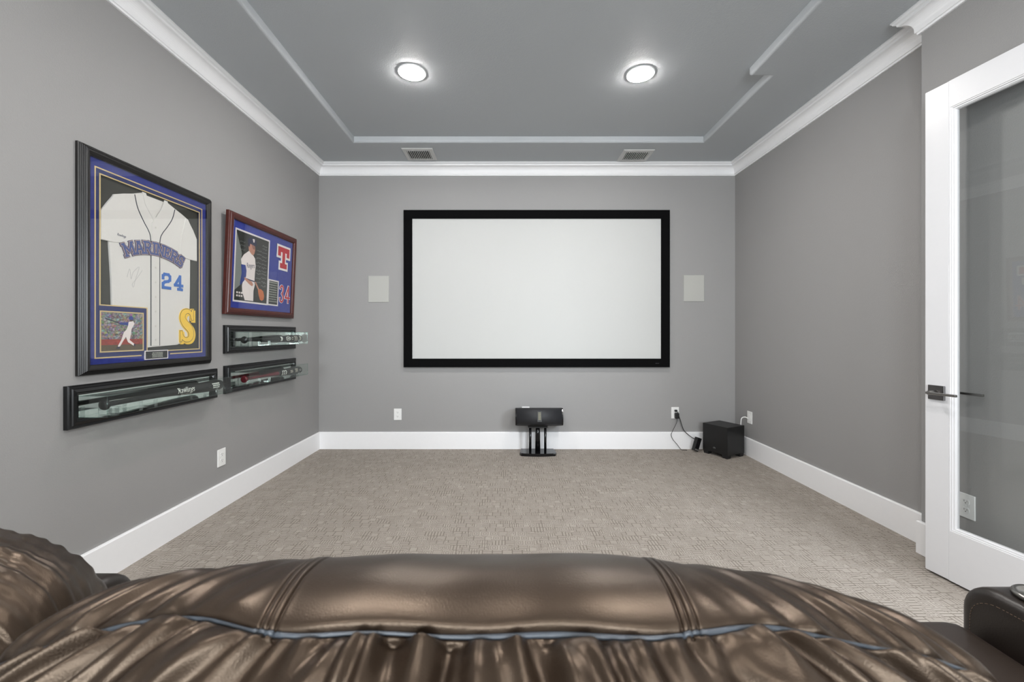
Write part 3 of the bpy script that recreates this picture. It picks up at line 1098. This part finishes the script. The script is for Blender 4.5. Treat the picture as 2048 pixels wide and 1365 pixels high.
# sleeve script and pen signature
obj('script', shift(text_bm('Rawlings', 0.019, 0.0004, 0.3, width=0.048), lx(2.102), ly(1.674), .0168, -0.06), 'ink', js)
sg = [(2.135, 1.47), (2.150, 1.515), (2.158, 1.465), (2.170, 1.500), (2.205, 1.532), (2.185, 1.470), (2.172, 1.425), (2.165, 1.44), (2.19, 1.47), (2.225, 1.52)]
obj('signature', tube([(lx(p.x), ly(p.y), .0138) for p in spline([(a, z, 0) for a, z in sg], 8)], 0.0006, 4), 'ink_grey', js)
# small photograph of a batter
PX0, PX1, PZ0, PZ1 = 1.997, 2.223, 1.101, 1.287
ph = obj('photo', lbox(PX0, PX1, PZ0, PZ1, .0160, .0168), 'crowd', fj)
BAT = dict(
    helmet=('ph_blue', [(0.632, 0.869), (0.661, 0.925), (0.715, 0.932), (0.755, 0.896), (0.759, 0.827), (0.672, 0.81)]),
    face=('ph_skin2', [(0.659, 0.825), (0.74, 0.826), (0.731, 0.787), (0.685, 0.774)]),
    trousers=('ph_white', [(0.58, 0.554), (0.707, 0.555), (0.689, 0.392), (0.66, 0.275), (0.785, 0.159), (0.763, 0.115), (0.619, 0.216), (0.569, 0.362), (0.501, 0.245), (0.433, 0.115), (0.38, 0.086), (0.381, 0.129), (0.462, 0.288), (0.518, 0.479)]),
    shirt=('ph_white', [(0.638, 0.764), (0.753, 0.793), (0.784, 0.721), (0.749, 0.646), (0.698, 0.546), (0.58, 0.545), (0.62, 0.658)]),
    sleeve=('ph_blue', [(0.402, 0.735), (0.63, 0.761), (0.628, 0.671), (0.428, 0.691)]),
    bat=('ph_cap', [(0.084, 0.828), (0.097, 0.855), (0.415, 0.739), (0.415, 0.709)]),
    shoe=('ph_cap', [(0.32, 0.057), (0.38, 0.1), (0.432, 0.086), (0.419, 0.043)]),
    shoe2=('ph_cap', [(0.764, 0.159), (0.804, 0.165), (0.802, 0.087), (0.771, 0.101)]))
zz = .0168
for nm, (m_, pts) in BAT.items():
    zz += .00003
    obj('printed_' + nm.rstrip('2'), prism([(lx(PX0 + u * (PX1 - PX0)), ly(PZ0 + v * (PZ1 - PZ0))) for u, v in pts], .0166, zz), m_, ph)
# engraved plaque
pq = obj('plaque', lbox(2.237, 2.383, 1.047, 1.090, .0145, .0185), 'plaque', fj)
strip(rect(2.234, 2.386, 1.044, 1.093), 0.0045, .0145, .0192, True, 'white_fillet', pq, 'plaque_border')
obj('engraving', shift(dashes(0.075, 0.030, 4, 2), lx(2.312), ly(1.068), .0186), 'etch', pq)
# gold S emblem
em = obj('emblem', shift(big_s(0.0045, .010, .0170, 0.118, 0.200), lx(2.528), ly(1.233)), 's_gold', fj)
em['label'] = 'gold felt letter S'
obj('emblem_shadow', shift(big_s(0.0045, .008, .0160, 0.118, 0.200), lx(2.540), ly(1.223)), 's_gold', em)
obj('emblem_line', shift(big_s(0.0015, .0165, .0173, 0.118, 0.200), lx(2.528), ly(1.233)), 'navy', em)
obj('emblem_face', shift(big_s(-0.0012, .0165, .0177, 0.118, 0.200), lx(2.528), ly(1.233)), 's_gold', em)
obj('glass', lbox(1.939, 2.688, 1.038, 2.008, .0225, .0238), 'glass', fj)

# ------------------------------------------------------------------ framed photograph with felt letter and numbers
A1_, Z11 = 3.294, 1.316
tilt = math.radians(2.3)
mw = wallmat_left(A1_, Z11) @ Matrix.Translation((0, 0, 0.004)) @ Matrix.Rotation(tilt, 4, 'X')
fp = thing('framed_photo', 'framed photo of a baseball pitcher with red felt T in a mahogany frame', 'framed photo', mat=mw)
A0, Z00 = A1_, Z11
pf = [(0, 0.0), (0, 0.020), (0.004, 0.024), (0.012, 0.026), (0.015, 0.031), (0.030, 0.034), (0.042, 0.029), (0.048, 0.021), (0.048, 0.0)]
for s_ in sweep(rect(2.855, 3.762, 1.318, 2.028), pf, True):
    obj('frame_bar', s_, 'mahogany', fp)
obj('mat_board', lbox(2.899, 3.718, 1.362, 1.984, 0.002, 0.012), 'suede2', fp)
strip(rect(2.940, 3.362, 1.410, 1.928), 0.012, .012, .0142, True, 'white_fillet', fp, 'photo_border')
strip(rect(3.364, 3.514, 1.412, 1.622), 0.011, .012, .0142, True, 'white_fillet', fp, 'card_border')
Q0, Q1, U0, U1 = 2.952, 3.350, 1.422, 1.916
ph = obj('photo', lbox(Q0, Q1, U0, U1, .012, .0126), 'ph_dark', fp)
PIT = dict(
    wall=('ph_veil', [(0.004, 0.985), (0.175, 0.687), (0.16, 0.602), (0.20, 0.528), (0.20, 0.249), (0.004, 0.14)]),  # grey veil of the glass reflection, painted into the print; no real wall
    cap=('ph_cap', [(0.329, 0.918), (0.371, 0.945), (0.445, 0.963), (0.536, 0.969), (0.586, 0.933), (0.607, 0.871), (0.532, 0.839), (0.439, 0.855), (0.363, 0.866), (0.326, 0.886)]),
    face=('ph_skin', [(0.348, 0.871), (0.439, 0.862), (0.553, 0.849), (0.566, 0.801), (0.541, 0.733), (0.498, 0.699), (0.452, 0.707), (0.375, 0.733)]),
    trousers=('ph_white', [(0.293, 0.333), (0.577, 0.316), (0.597, 0.268), (0.559, 0.173), (0.564, 0.015), (0.307, 0.014), (0.225, 0.129), (0.211, 0.223), (0.239, 0.294)]),
    shirt=('ph_white', [(0.379, 0.755), (0.452, 0.714), (0.513, 0.701), (0.569, 0.664), (0.597, 0.553), (0.582, 0.437), (0.577, 0.316), (0.442, 0.312), (0.292, 0.34), (0.175, 0.528), (0.154, 0.602), (0.233, 0.68)]),
    belt=('ph_cap', [(0.285, 0.345), (0.577, 0.322), (0.58, 0.305), (0.275, 0.325)]),
    sleeve=('ph_blue', [(0.165, 0.528), (0.29, 0.531), (0.326, 0.454), (0.319, 0.37), (0.267, 0.297), (0.16, 0.222), (0.15, 0.241), (0.19, 0.401)]),
    forearm=('ph_skin', [(0.262, 0.351), (0.351, 0.332), (0.502, 0.303), (0.542, 0.264), (0.508, 0.236), (0.416, 0.261), (0.28, 0.318)]),
    arm=('ph_skin', [(0.577, 0.316), (0.624, 0.313), (0.725, 0.221), (0.774, 0.203), (0.744, 0.179), (0.678, 0.217)]),
    mitt=('ph_mitt', [(0.696, 0.197), (0.788, 0.219), (0.871, 0.188), (0.909, 0.118), (0.897, 0.06), (0.835, 0.034), (0.771, 0.052), (0.727, 0.121)]),
    shade=('ph_shade', [(0.45, 0.858), (0.553, 0.845), (0.566, 0.80), (0.50, 0.795), (0.47, 0.82)]),
    hair=('ph_cap', [(0.335, 0.885), (0.40, 0.862), (0.385, 0.81), (0.355, 0.83)]),
    cap_mark=('ph_white', [(0.47, 0.95), (0.535, 0.953), (0.53, 0.905), (0.50, 0.90)]))
zz = .0126
for nm, (m_, pts) in PIT.items():
    zz += .00003
    obj('printed_' + nm, prism([(lx(Q0 + u * (Q1 - Q0)), ly(U0 + v * (U1 - U0))) for u, v in pts], .0124, zz), m_, ph)
obj('printed_script', shift(text_bm('Rangers', 0.052, 0.0002, 0.2, width=0.096), lx(Q0 + .44 * (Q1 - Q0)), ly(U0 + .54 * (U1 - U0)), .01305, 0.12), 'ph_cap', ph)
# columns of silver-pen handwriting on the dark field
rnd = random.Random(3)
sq = bmesh.new()
for (u, v0, v1, wu) in ((0.69, 0.80, 0.27, 0.16), (0.87, 0.90, 0.22, 0.17), (0.18, 0.86, 0.72, 0.16)):
    v = v0
    while v > v1:
        pts = []
        for k in range(11):
            pts.append((lx(Q0 + (u - wu / 2 + wu * k / 10) * (Q1 - Q0)), ly(U0 + (v + rnd.uniform(-.016, .016) * (1 if k % 3 else .3)) * (U1 - U0)), .01272))
        tube(spline(pts, 3), 0.0007, 4, bm=sq)
        v -= 0.048 + rnd.uniform(0, .02)
obj('pen_writing', sq, 'ph_pen', ph)
lg = bmesh.new()
for u in (0.06, 0.125, 0.19):
    for v in (0.055, 0.10):
        box(lx(Q0 + u * (Q1 - Q0)), lx(Q0 + (u + .045) * (Q1 - Q0)), ly(U0 + v * (U1 - U0)), ly(U0 + (v + .026) * (U1 - U0)), .0126, .01275, bm=lg)
obj('printed_logos', lg, 'ph_white', ph)
# stat card
cd = obj('stat_card', lbox(3.374, 3.504, 1.422, 1.612, .012, .0128), 'plaque2', fp)
tx = bmesh.new()
for k in range(9):
    z = 1.598 - k * 0.019
    x = 3.382
    while x < 3.49:
        l_ = rnd.uniform(.006, .018)
        box(lx(x), lx(min(x + l_, 3.497)), ly(z - .0035), ly(z + (.0035 if k else .006)), .0127, .01295, bm=tx)
        x += l_ + .004
obj('card_print', tx, 'etch', cd)
# felt T and digits
b = glyph('T', 0.176, 0.042, 0.017, .012, .0150, 1.12)
join(b, glyph('T', 0.176, 0.042, 0.0, .0150, .0162, 1.12), 1)
obj('felt_letter', shift(b, lx(3.572), ly(1.823)), ['felt_white', 'red'], fp)
THREE = [(-.36, .26, .11), (-.30, .38, .11), (0.0, .45, .11), (.30, .36, .12), (.32, .18, .12), (.14, .04, .11), (.02, .01, .10), (.16, -.03, .11), (.36, -.16, .12), (.34, -.34, .12), (.04, -.45, .11), (-.30, -.38, .11), (-.38, -.22, .11)]
b = ribbon(THREE, 0.0036, .012, .0148, 0.066, 0.150)
join(b, ribbon(THREE, 0.0, .0148, .0156, 0.066, 0.150), 1)
obj('felt_digit', shift(b, lx(3.563), ly(1.520)), ['felt_white', 'red'], fp)
b = glyph('4s', 0.150, 0.0150, 0.0036, .012, .0148, 0.80)
join(b, glyph('4s', 0.150, 0.0150, 0.0, .0148, .0156, 0.80), 1)
obj('felt_digit', shift(b, lx(3.655), ly(1.522)), ['felt_white', 'red'], fp)
obj('glass', lbox(2.899, 3.718, 1.362, 1.984, .0185, .0200), 'glass', fp)

# ------------------------------------------------------------------ bat display cases and bats


def bat_case(y0, y1, z0, z1, label):
    L, Hh = y1 - y0, z1 - z0
    t_ = thing('bat_display_case', label, 'display case', mat=wallmat_left((y0 + y1) / 2, z0), group='wall-mounted bat cases')
    h_ = L / 2
    pf_ = [(0, 0), (0, .018), (.004, .023), (.014, .023), (.017, .028), (.030, .031), (.036, .026), (.041, .026), (.045, .018), (.0455, .018), (.0455, 0)]
    for s2 in sweep([(-h_, 0), (h_, 0), (h_, Hh), (-h_, Hh)], pf_, True):
        obj('frame_bar', s2, 'frame_case', t_)
    i_ = .043
    obj('mirror', box(-h_ + i_, h_ - i_, i_, Hh - i_, .004, .010), 'mirror', t_)
    x0, x1, y0_, y1_, n0, n1 = -h_ + .0465, h_ - .0465, .0465, Hh - .0485, .0105, .150
    g_ = .0024

    def pane(a, c):
        b_ = box(*a)
        ax = c
        for f in b_.faces:
            f.material_index = 0 if abs(f.normal[ax]) > 0.5 else 1
        return obj('glass_panel', b_, ['box_glass', 'glass_edge'], t_)
    pane((x0, x1, y0_, y1_, n1 - g_, n1), 2)
    pane((x0, x0 + g_, y0_ + g_, y1_ - g_, n0, n1 - g_), 0)
    pane((x1 - g_, x1, y0_ + g_, y1_ - g_, n0, n1 - g_), 0)
    pane((x0, x1, y1_ - g_, y1_, n0, n1 - g_), 1)
    pane((x0, x1, y0_, y0_ + g_, n0, n1 - g_), 1)
    for xa in (-h_ + .115, -h_ + .33, h_ - .16):
        # clear U-shaped cradle
        yb = y0_ + g_ + .0003
        b_ = box(xa - .010, xa + .010, yb, yb + .004, .050, .130)
        box(xa - .010, xa + .010, yb + .004, yb + .034, .050, .054, bm=b_)
        box(xa - .010, xa + .010, yb + .004, yb + .034, .126, .130, bm=b_)
        obj('acrylic_cradle', b_, 'acrylic', t_)
    return t_


def wrap_text(b_, rf, a0=0.0):
    """bend lettering lying in the x,y plane round a turned body whose axis is x; rf(x) = its radius"""
    bmesh.ops.triangulate(b_, faces=b_.faces)
    long_ = [e for e in b_.edges if e.calc_length() > 0.006]
    if long_:
        bmesh.ops.subdivide_edges(b_, edges=long_, cuts=2)
        bmesh.ops.triangulate(b_, faces=b_.faces)
    for v in b_.verts:
        r = rf(v.co.x)
        a = v.co.y / r + a0
        rr = r + 0.0006 + v.co.z
        v.co = Vector((v.co.x, rr * math.sin(a), rr * math.cos(a)))
    return b_


def bat(yk, ye, z, mats, label, prints):
    L = ye - yk
    t_ = thing('baseball_bat', label, 'bat', mat=wallmat_left(yk, z) @ Matrix.Translation((0, 0, .090)), group='baseball bats in the wall cases')
    k_ = L / 0.86
    full = [(0.0, 0.0), (0.014, 0.0), (0.0235, 0.004), (0.0255, 0.010), (0.0240, 0.016), (0.0170, 0.021), (0.0130, 0.030), (0.0120, 0.10), (0.0125, 0.25), (0.0150, 0.36),
            (0.0200, 0.46), (0.0255, 0.55), (0.0300, 0.64), (0.0325, 0.72), (0.0330, 0.80), (0.0322, 0.83), (0.0290, 0.848), (0.0200, 0.857), (0.0, 0.860)]

    def rad(h):
        for (r0, h0), (r1, h1) in zip(full, full[1:]):
            if h0 <= h <= h1 and h1 > h0:
                return r0 + (r1 - r0) * (h - h0) / (h1 - h0)
        return .02
    cut = 0.47
    a = [p for p in full if p[1] < cut] + [(rad(cut), cut)]
    c = [(rad(cut), cut)] + [p for p in full if p[1] > cut]
    obj('handle', lathe([(r, h * k_) for r, h in a], 28, 'x'), mats[0], t_)
    bar = obj('barrel', lathe([(r, h * k_) for r, h in c], 28, 'x'), mats[1], t_)
    for kind, s, h, size, dy, m_, kw in prints:
        r = rad(h) + .0004
        if kind == 'text':
            b_ = text_bm(s, size, 0.0003, **kw)
        elif kind == 'marks':
            b_ = dashes(size, *s)
        elif kind == 'ring':
            b_ = bmesh.new()
            for q in range(28):
                a0, a1 = 2 * PI * q / 28, 2 * PI * (q + 1) / 28
                prism([(size * math.cos(a0), .55 * size * math.sin(a0)), (size * math.cos(a1), .55 * size * math.sin(a1)), (.8 * size * math.cos(a1), .42 * size * math.sin(a1)), (.8 * size * math.cos(a0), .42 * size * math.sin(a0))], 0, .0003, b_)
        elif kind == 'band':
            b_ = bmesh.new()
            for q in range(8):
                prism([(-size / 2, -.020 + q * .005), (size / 2, -.020 + q * .005), (size / 2, -.015 + q * .005), (-size / 2, -.015 + q * .005)], 0, .0003, b_)
        b_ = shift(b_, 0, dy, 0)
        wrap_text(b_, lambda x: rad(h + x / k_), 0.12)
        shift(b_, h * k_)
        obj('print', b_, m_, bar)
    return t_


bat_case(1.842, 2.789, 0.760, 0.953, 'long black-framed glass bat case below the framed jersey')
bat_case(2.870, 3.812, 1.047, 1.242, 'black-framed glass bat case directly below the mahogany-framed photo')
bat_case(2.872, 3.815, 0.772, 0.963, 'black-framed glass bat case lowest by the corner, holding the maroon bat')
bat(1.928, 2.716, 0.857, ('bat_black', 'bat_black'), 'black bat with white script in the case below the jersey',
    [('text', 'Rawlings', 0.515, 0.050, 0.004, 'bat_print', dict(shear=0.35, width=0.115)), ('marks', (.008, 1, 31), 0.515, 0.06, -.021, 'bat_print2', {}),
     ('marks', (.036, 3, 32), 0.765, 0.062, 0.0, 'bat_print', {}), ('ring', '', 0.705, 0.012, -.004, 'foot', {})])
bat(2.950, 3.742, 1.139, ('bat_black', 'bat_black'), 'black bat with round pale logo in the case under the photo',
    [('band', '', 0.50, 0.022, 0.0, 'bat_print', {}), ('ring', '', 0.60, 0.034, 0.0, 'bat_print', {}), ('marks', (.016, 2, 33), 0.60, 0.040, 0.0, 'bat_print', {}), ('marks', (.030, 2, 34), 0.667, 0.02, 0.0, 'bat_print2', {}),
     ('marks', (.046, 5, 35), 0.725, 0.052, 0.0, 'bat_print2', {}), ('band', '', 0.805, 0.030, 0.0, 'bat_print2', {})])
bat(2.950, 3.742, 0.862, ('bat_red', 'bat_black'), 'bat with maroon handle and black barrel in the lowest case',
    [('text', 'm', 0.535, 0.085, 0.006, 'bat_print', dict(shear=0.25, width=.065)), ('marks', (.024, 2, 36), 0.65, 0.040, 0.0, 'bat_print2', {}),
     ('marks', (.034, 4, 37), 0.735, 0.05, 0.002, 'bat_print2', {}), ('ring', '', 0.80, 0.014, 0.0, 'bat_print', {})])

# ------------------------------------------------------------------ reclining sofa in the foreground
sofa = thing('reclining_sofa', 'brown leather reclining sofa with puffy backs seen from behind', 'sofa', (0, 0.6, 0))
OY = -0.6


def so(name, b_, mat, parent=None, smooth=False):
    if parent is None:
        for v in b_.verts:
            v.co.y += OY
        return obj(name, b_, mat, sofa, smooth)
    for v in b_.verts:
        v.co.y += OY
    return obj(name, b_, mat, parent, smooth)


def N(x, y=0.0, z=0.0):
    return noise.noise(Vector((x, y, z)))


def back_cushion(cx, half, yc, zc, a, bz, seed, panel, wr=1.0, dense=True, seam0=23.2, cross=0.0):
    """puffy back pillow: cross-section ellipse swept along x, rounded at both ends; wrinkles are real relief"""
    grooves = []
    if panel:
        for g0 in (-panel, panel):
            grooves += [g0 - .0062, g0 - .0005, g0 + .0055]
    us = set()
    nu = 420 if dense else 150
    for k in range(nu + 1):
        us.add(round(-1 + 2 * k / nu, 6))
    for g0 in grooves:
        for d in (-.0018, -.0012, -.0006, 0, .0006, .0012, .0018):
            us.add(round((g0 + d) / half, 6))
    us = sorted(us)
    # profile angle th: 0 = top, + = rear (towards the camera), - = front
    ths = []
    for k in range(25):
        ths.append(-100 + k * 80 / 24)
    for k in range(1, 181 if dense else 71):
        ths.append(-20 + k * 80 / (180 if dense else 70))
    for k in range(1, 19):
        ths.append(60 + k * 50 / 18)
    sst = lambda q: max(0.0, min(1.0, q)) ** 2 * (3 - 2 * max(0.0, min(1.0, q)))
    seam_at = lambda u: seam0 - (8.5 if u < 0 else 4.5) * sst((abs(u) - 0.26) / 0.24) - 9.0 * max(0.0, abs(u) - 0.55) + 3.4 * N(u * 5.0 + seed) * (0.15 + abs(u)) * 1.5

    def surf(u, thd):
        s_ = max(0.0, 1 - abs(u) ** 3.1) ** (1 / 3.1)
        s_ = max(s_, 0.02)
        x = cx + u * half
        th = math.radians(thd)
        ya = a * (0.40 + 0.60 * s_)
        base = zc - 0.085
        zt = base + (bz + 0.085) * s_ - 0.0
        sm = seam_at(u)
        r = 1.0
        # relief in metres along the section normal
        d = 0.0
        k = thd - sm
        xs = u * half
        if k > 0:      # gathered leather under the seam
            fan = xs * (1 - 0.0085 * min(k, 40))
            fade = min(1, k / 2.2) * (1.0 / (1 + k / 55))
            ph_ = fan * 300 + 5.0 * N(fan * 30 + seed, k * .03) + 2.2 * N(fan * 11, k * .05, seed)
            d += wr * 0.0036 * fade * (math.sin(ph_) * (0.55 + 0.9 * abs(N(fan * 24 + 3, seed))))
            d += wr * 0.0175 * fade * N(fan * 50 + seed, k * .04)
            d += wr * 0.0030 * min(1, k / 6) * N(xs * 16, k * .06 + seed)
            d += 0.006 * (1 - math.exp(-k / 5.0))
        else:          # smooth panel above, with slanting folds towards the ends
            e = max(0.0, (abs(xs) - (panel or .02)) / half)
            sl = xs * 42 + (1 if xs > 0 else -1) * (-k) * 0.055
            amp = wr * 0.0105 * min(1, e * 3.2) * (0.55 + 0.45 * min(1, -k / 6))
            d += amp * N(sl * 1.4 + seed, -k * .012)
            d += amp * 0.8 * N(sl * 0.55 + 9, seed)
            d += wr * 0.0014 * N(xs * 20 + 4, k * .05, seed)
            if cross:   # creases running along the pillow, rising towards its end
                ph2 = thd * 0.085 + xs * 9.0 + 0.5 * N(xs * 6, thd * .05, seed)
                d += cross * (N(ph2 * 1.3 + seed, xs * 3) + 0.5 * N(ph2 * 2.9, xs * 5 + seed))
            if panel and abs(xs) < panel:
                d += 0.0035 * (1 - (xs / panel) ** 4)
            d += 0.0035 * (1 - math.exp(k / 4.0))
        d *= 1 - 0.92 * math.exp(-(k / 1.3) ** 2)
        d -= 0.0030 * math.exp(-(k / 0.8) ** 2)
        for g0 in grooves:
            if thd < sm + 2:
                d -= 0.0024 * math.exp(-((xs - g0) / 0.0010) ** 2)
        if panel:
            for g0 in (-panel, panel):
                d += 0.0018 * math.exp(-((xs - g0) / 0.0065) ** 2) * (1 if k < 1 else .3)
        d *= min(1, s_ * 1.6)
        y = yc - (ya + d) * math.sin(th)
        if thd > 0:
            z = base + (zt - base) * (math.cos(th) * (bz) + 0.085) / (bz + 0.085) + d * math.cos(th)
        else:
            z = base + (zt - base) * (math.cos(th) * (bz) + 0.085) / (bz + 0.085) + d * math.cos(th)
        # long-wave sag of the top edge
        z += 0.0035 * N(xs * 7 + seed * 2)
        return Vector((x, y, z))
    b_ = bmesh.new()
    grid = [[b_.verts.new(surf(u, th)) for th in ths] for u in us]
    # skirt down to the seat behind
    for row in grid:
        last, first_ = row[-1], row[0]
        row.append(b_.verts.new((last.co.x, last.co.y + 0.03, 0.42)))
        row.insert(0, b_.verts.new((first_.co.x, first_.co.y - 0.01, 0.42)))
    for r0, r1 in zip(grid, grid[1:]):
        for k in range(len(r0) - 1):
            f = b_.faces.new((r0[k], r0[k + 1], r1[k + 1], r1[k]))
            f.smooth = True
    for row in (grid[0], grid[-1]):
        b_.faces.new(row)
    bmesh.ops.recalc_face_normals(b_, faces=b_.faces)
    o_ = so('back_cushion', b_, 'leather')
    pts, rr = [], []
    for u in us[::2]:
        if abs(u) < 0.965:
            p = surf(u, seam_at(u))
            nrm = Vector((0, -math.sin(math.radians(seam_at(u))), math.cos(math.radians(seam_at(u)))))
            pts.append(p + nrm * 0.0022)
            rr.append(0.0016 + 0.0004 * math.sin(u * half * 1500))
    so('piping', tube(pts, rr, 8), 'piping', o_)
    return o_


back_cushion(-0.020, 0.432, 0.330, 0.858, 0.115, 0.135, 2.3, 0.145)
back_cushion(-0.842, 0.305, 0.510, 0.800, 0.120, 0.140, 9.1, 0, 0.35, True, 62.0, 0.007)
back_cushion(0.790, 0.285, 0.262, 0.830, 0.115, 0.130, 5.7, 0, 1.2, False)
# seats, arms, base
for xc, nm in ((-0.70, 'l'), (-0.02, 'c'), (0.745, 'r')):
    hw_ = 0.31 if nm != 'c' else 0.355
    if nm == 'r':
        xc, hw_ = 0.765, 0.400
    if nm == 'l':
        xc, hw_ = -0.670, 0.290
    b_ = box(xc - hw_, xc + hw_, 0.40, 1.10, 0.24, 0.455, 0.05, 5)
    o_ = so('seat_cushion', b_, 'seat_leather', None, True)
so('base_frame', box(-1.20, 1.20, 0.30, 1.02, 0.03, 0.245, 0.01, 2), 'seat_leather')
so('back_shell', box(-1.05, 1.05, 0.265, 0.40, 0.03, 0.62, 0.02, 3), 'seat_leather')
for s_, x0, x1, up_ in ((-1, -1.200, -0.965, 0.034), (1, 1.172, 1.40, 0.0)):
    # padded arm with rounded front
    prof_ = [(0.26, 0.03), (1.085, 0.03), (1.10, 0.06), (1.10, 0.46)]
    for k in range(9):
        a_ = k / 8 * PI / 2
        prof_.append((1.02 + 0.08 * math.cos(a_), 0.48 + 0.078 * math.sin(a_)))
    prof_ += [(0.80, 0.564), (0.55, 0.560), (0.26, 0.55)]
    prof_ = [(y, z + (up_ if z > 0.4 else 0)) for y, z in prof_]
    b_ = xprism(prof_, x0, x1)
    bmesh.ops.bevel(b_, geom=[e for e in b_.edges if abs(e.verts[0].co.x - e.verts[1].co.x) < 1e-6], offset=0.026, segments=4, profile=0.5, affect='EDGES')
    o_ = so('armrest', b_, 'arm_leather', None, True)
    xi = x1 + 0.0005 if s_ < 0 else x0 - 0.0005
    sg_ = 1 if s_ < 0 else -1
    st_ = bmesh.new()
    pth = [(xi, y, z) for y, z in ((1.072, 0.40), (1.070, 0.47 + up_))] + [(xi, 1.00 + 0.068 * math.cos(a_), 0.475 + up_ + 0.054 * math.sin(a_)) for a_ in [k / 8 * PI / 2 for k in range(1, 9)]] + [(xi, 0.80, 0.535 + up_), (xi, 0.45, 0.532 + up_)]
    dense_ = []
    for p, q in zip(pth, pth[1:]):
        P_, Q_ = Vector(p), Vector(q)
        n_ = max(1, int((Q_ - P_).length / 0.0075))
        for k in range(n_):
            if True:
                dense_.append((P_.lerp(Q_, (k + .1) / n_), P_.lerp(Q_, (k + .65) / n_)))
    for p, q in dense_:
        tube([p, q], 0.0007, 4, bm=st_)
    so('stitching', st_, 'stitch', o_)
    cu = lathe([(0.0, 0.001), (0.034, 0.001), (0.036, 0.004), (0.044, 0.006), (0.047, 0.003), (0.048, -0.004)], 36)
    for v in cu.verts:
        v.co += Vector(((x0 + x1) / 2 if s_ < 0 else 1.246, 0.985, 0.567 + up_))
    so('cup_ring', cu, 'nickel', o_, True)
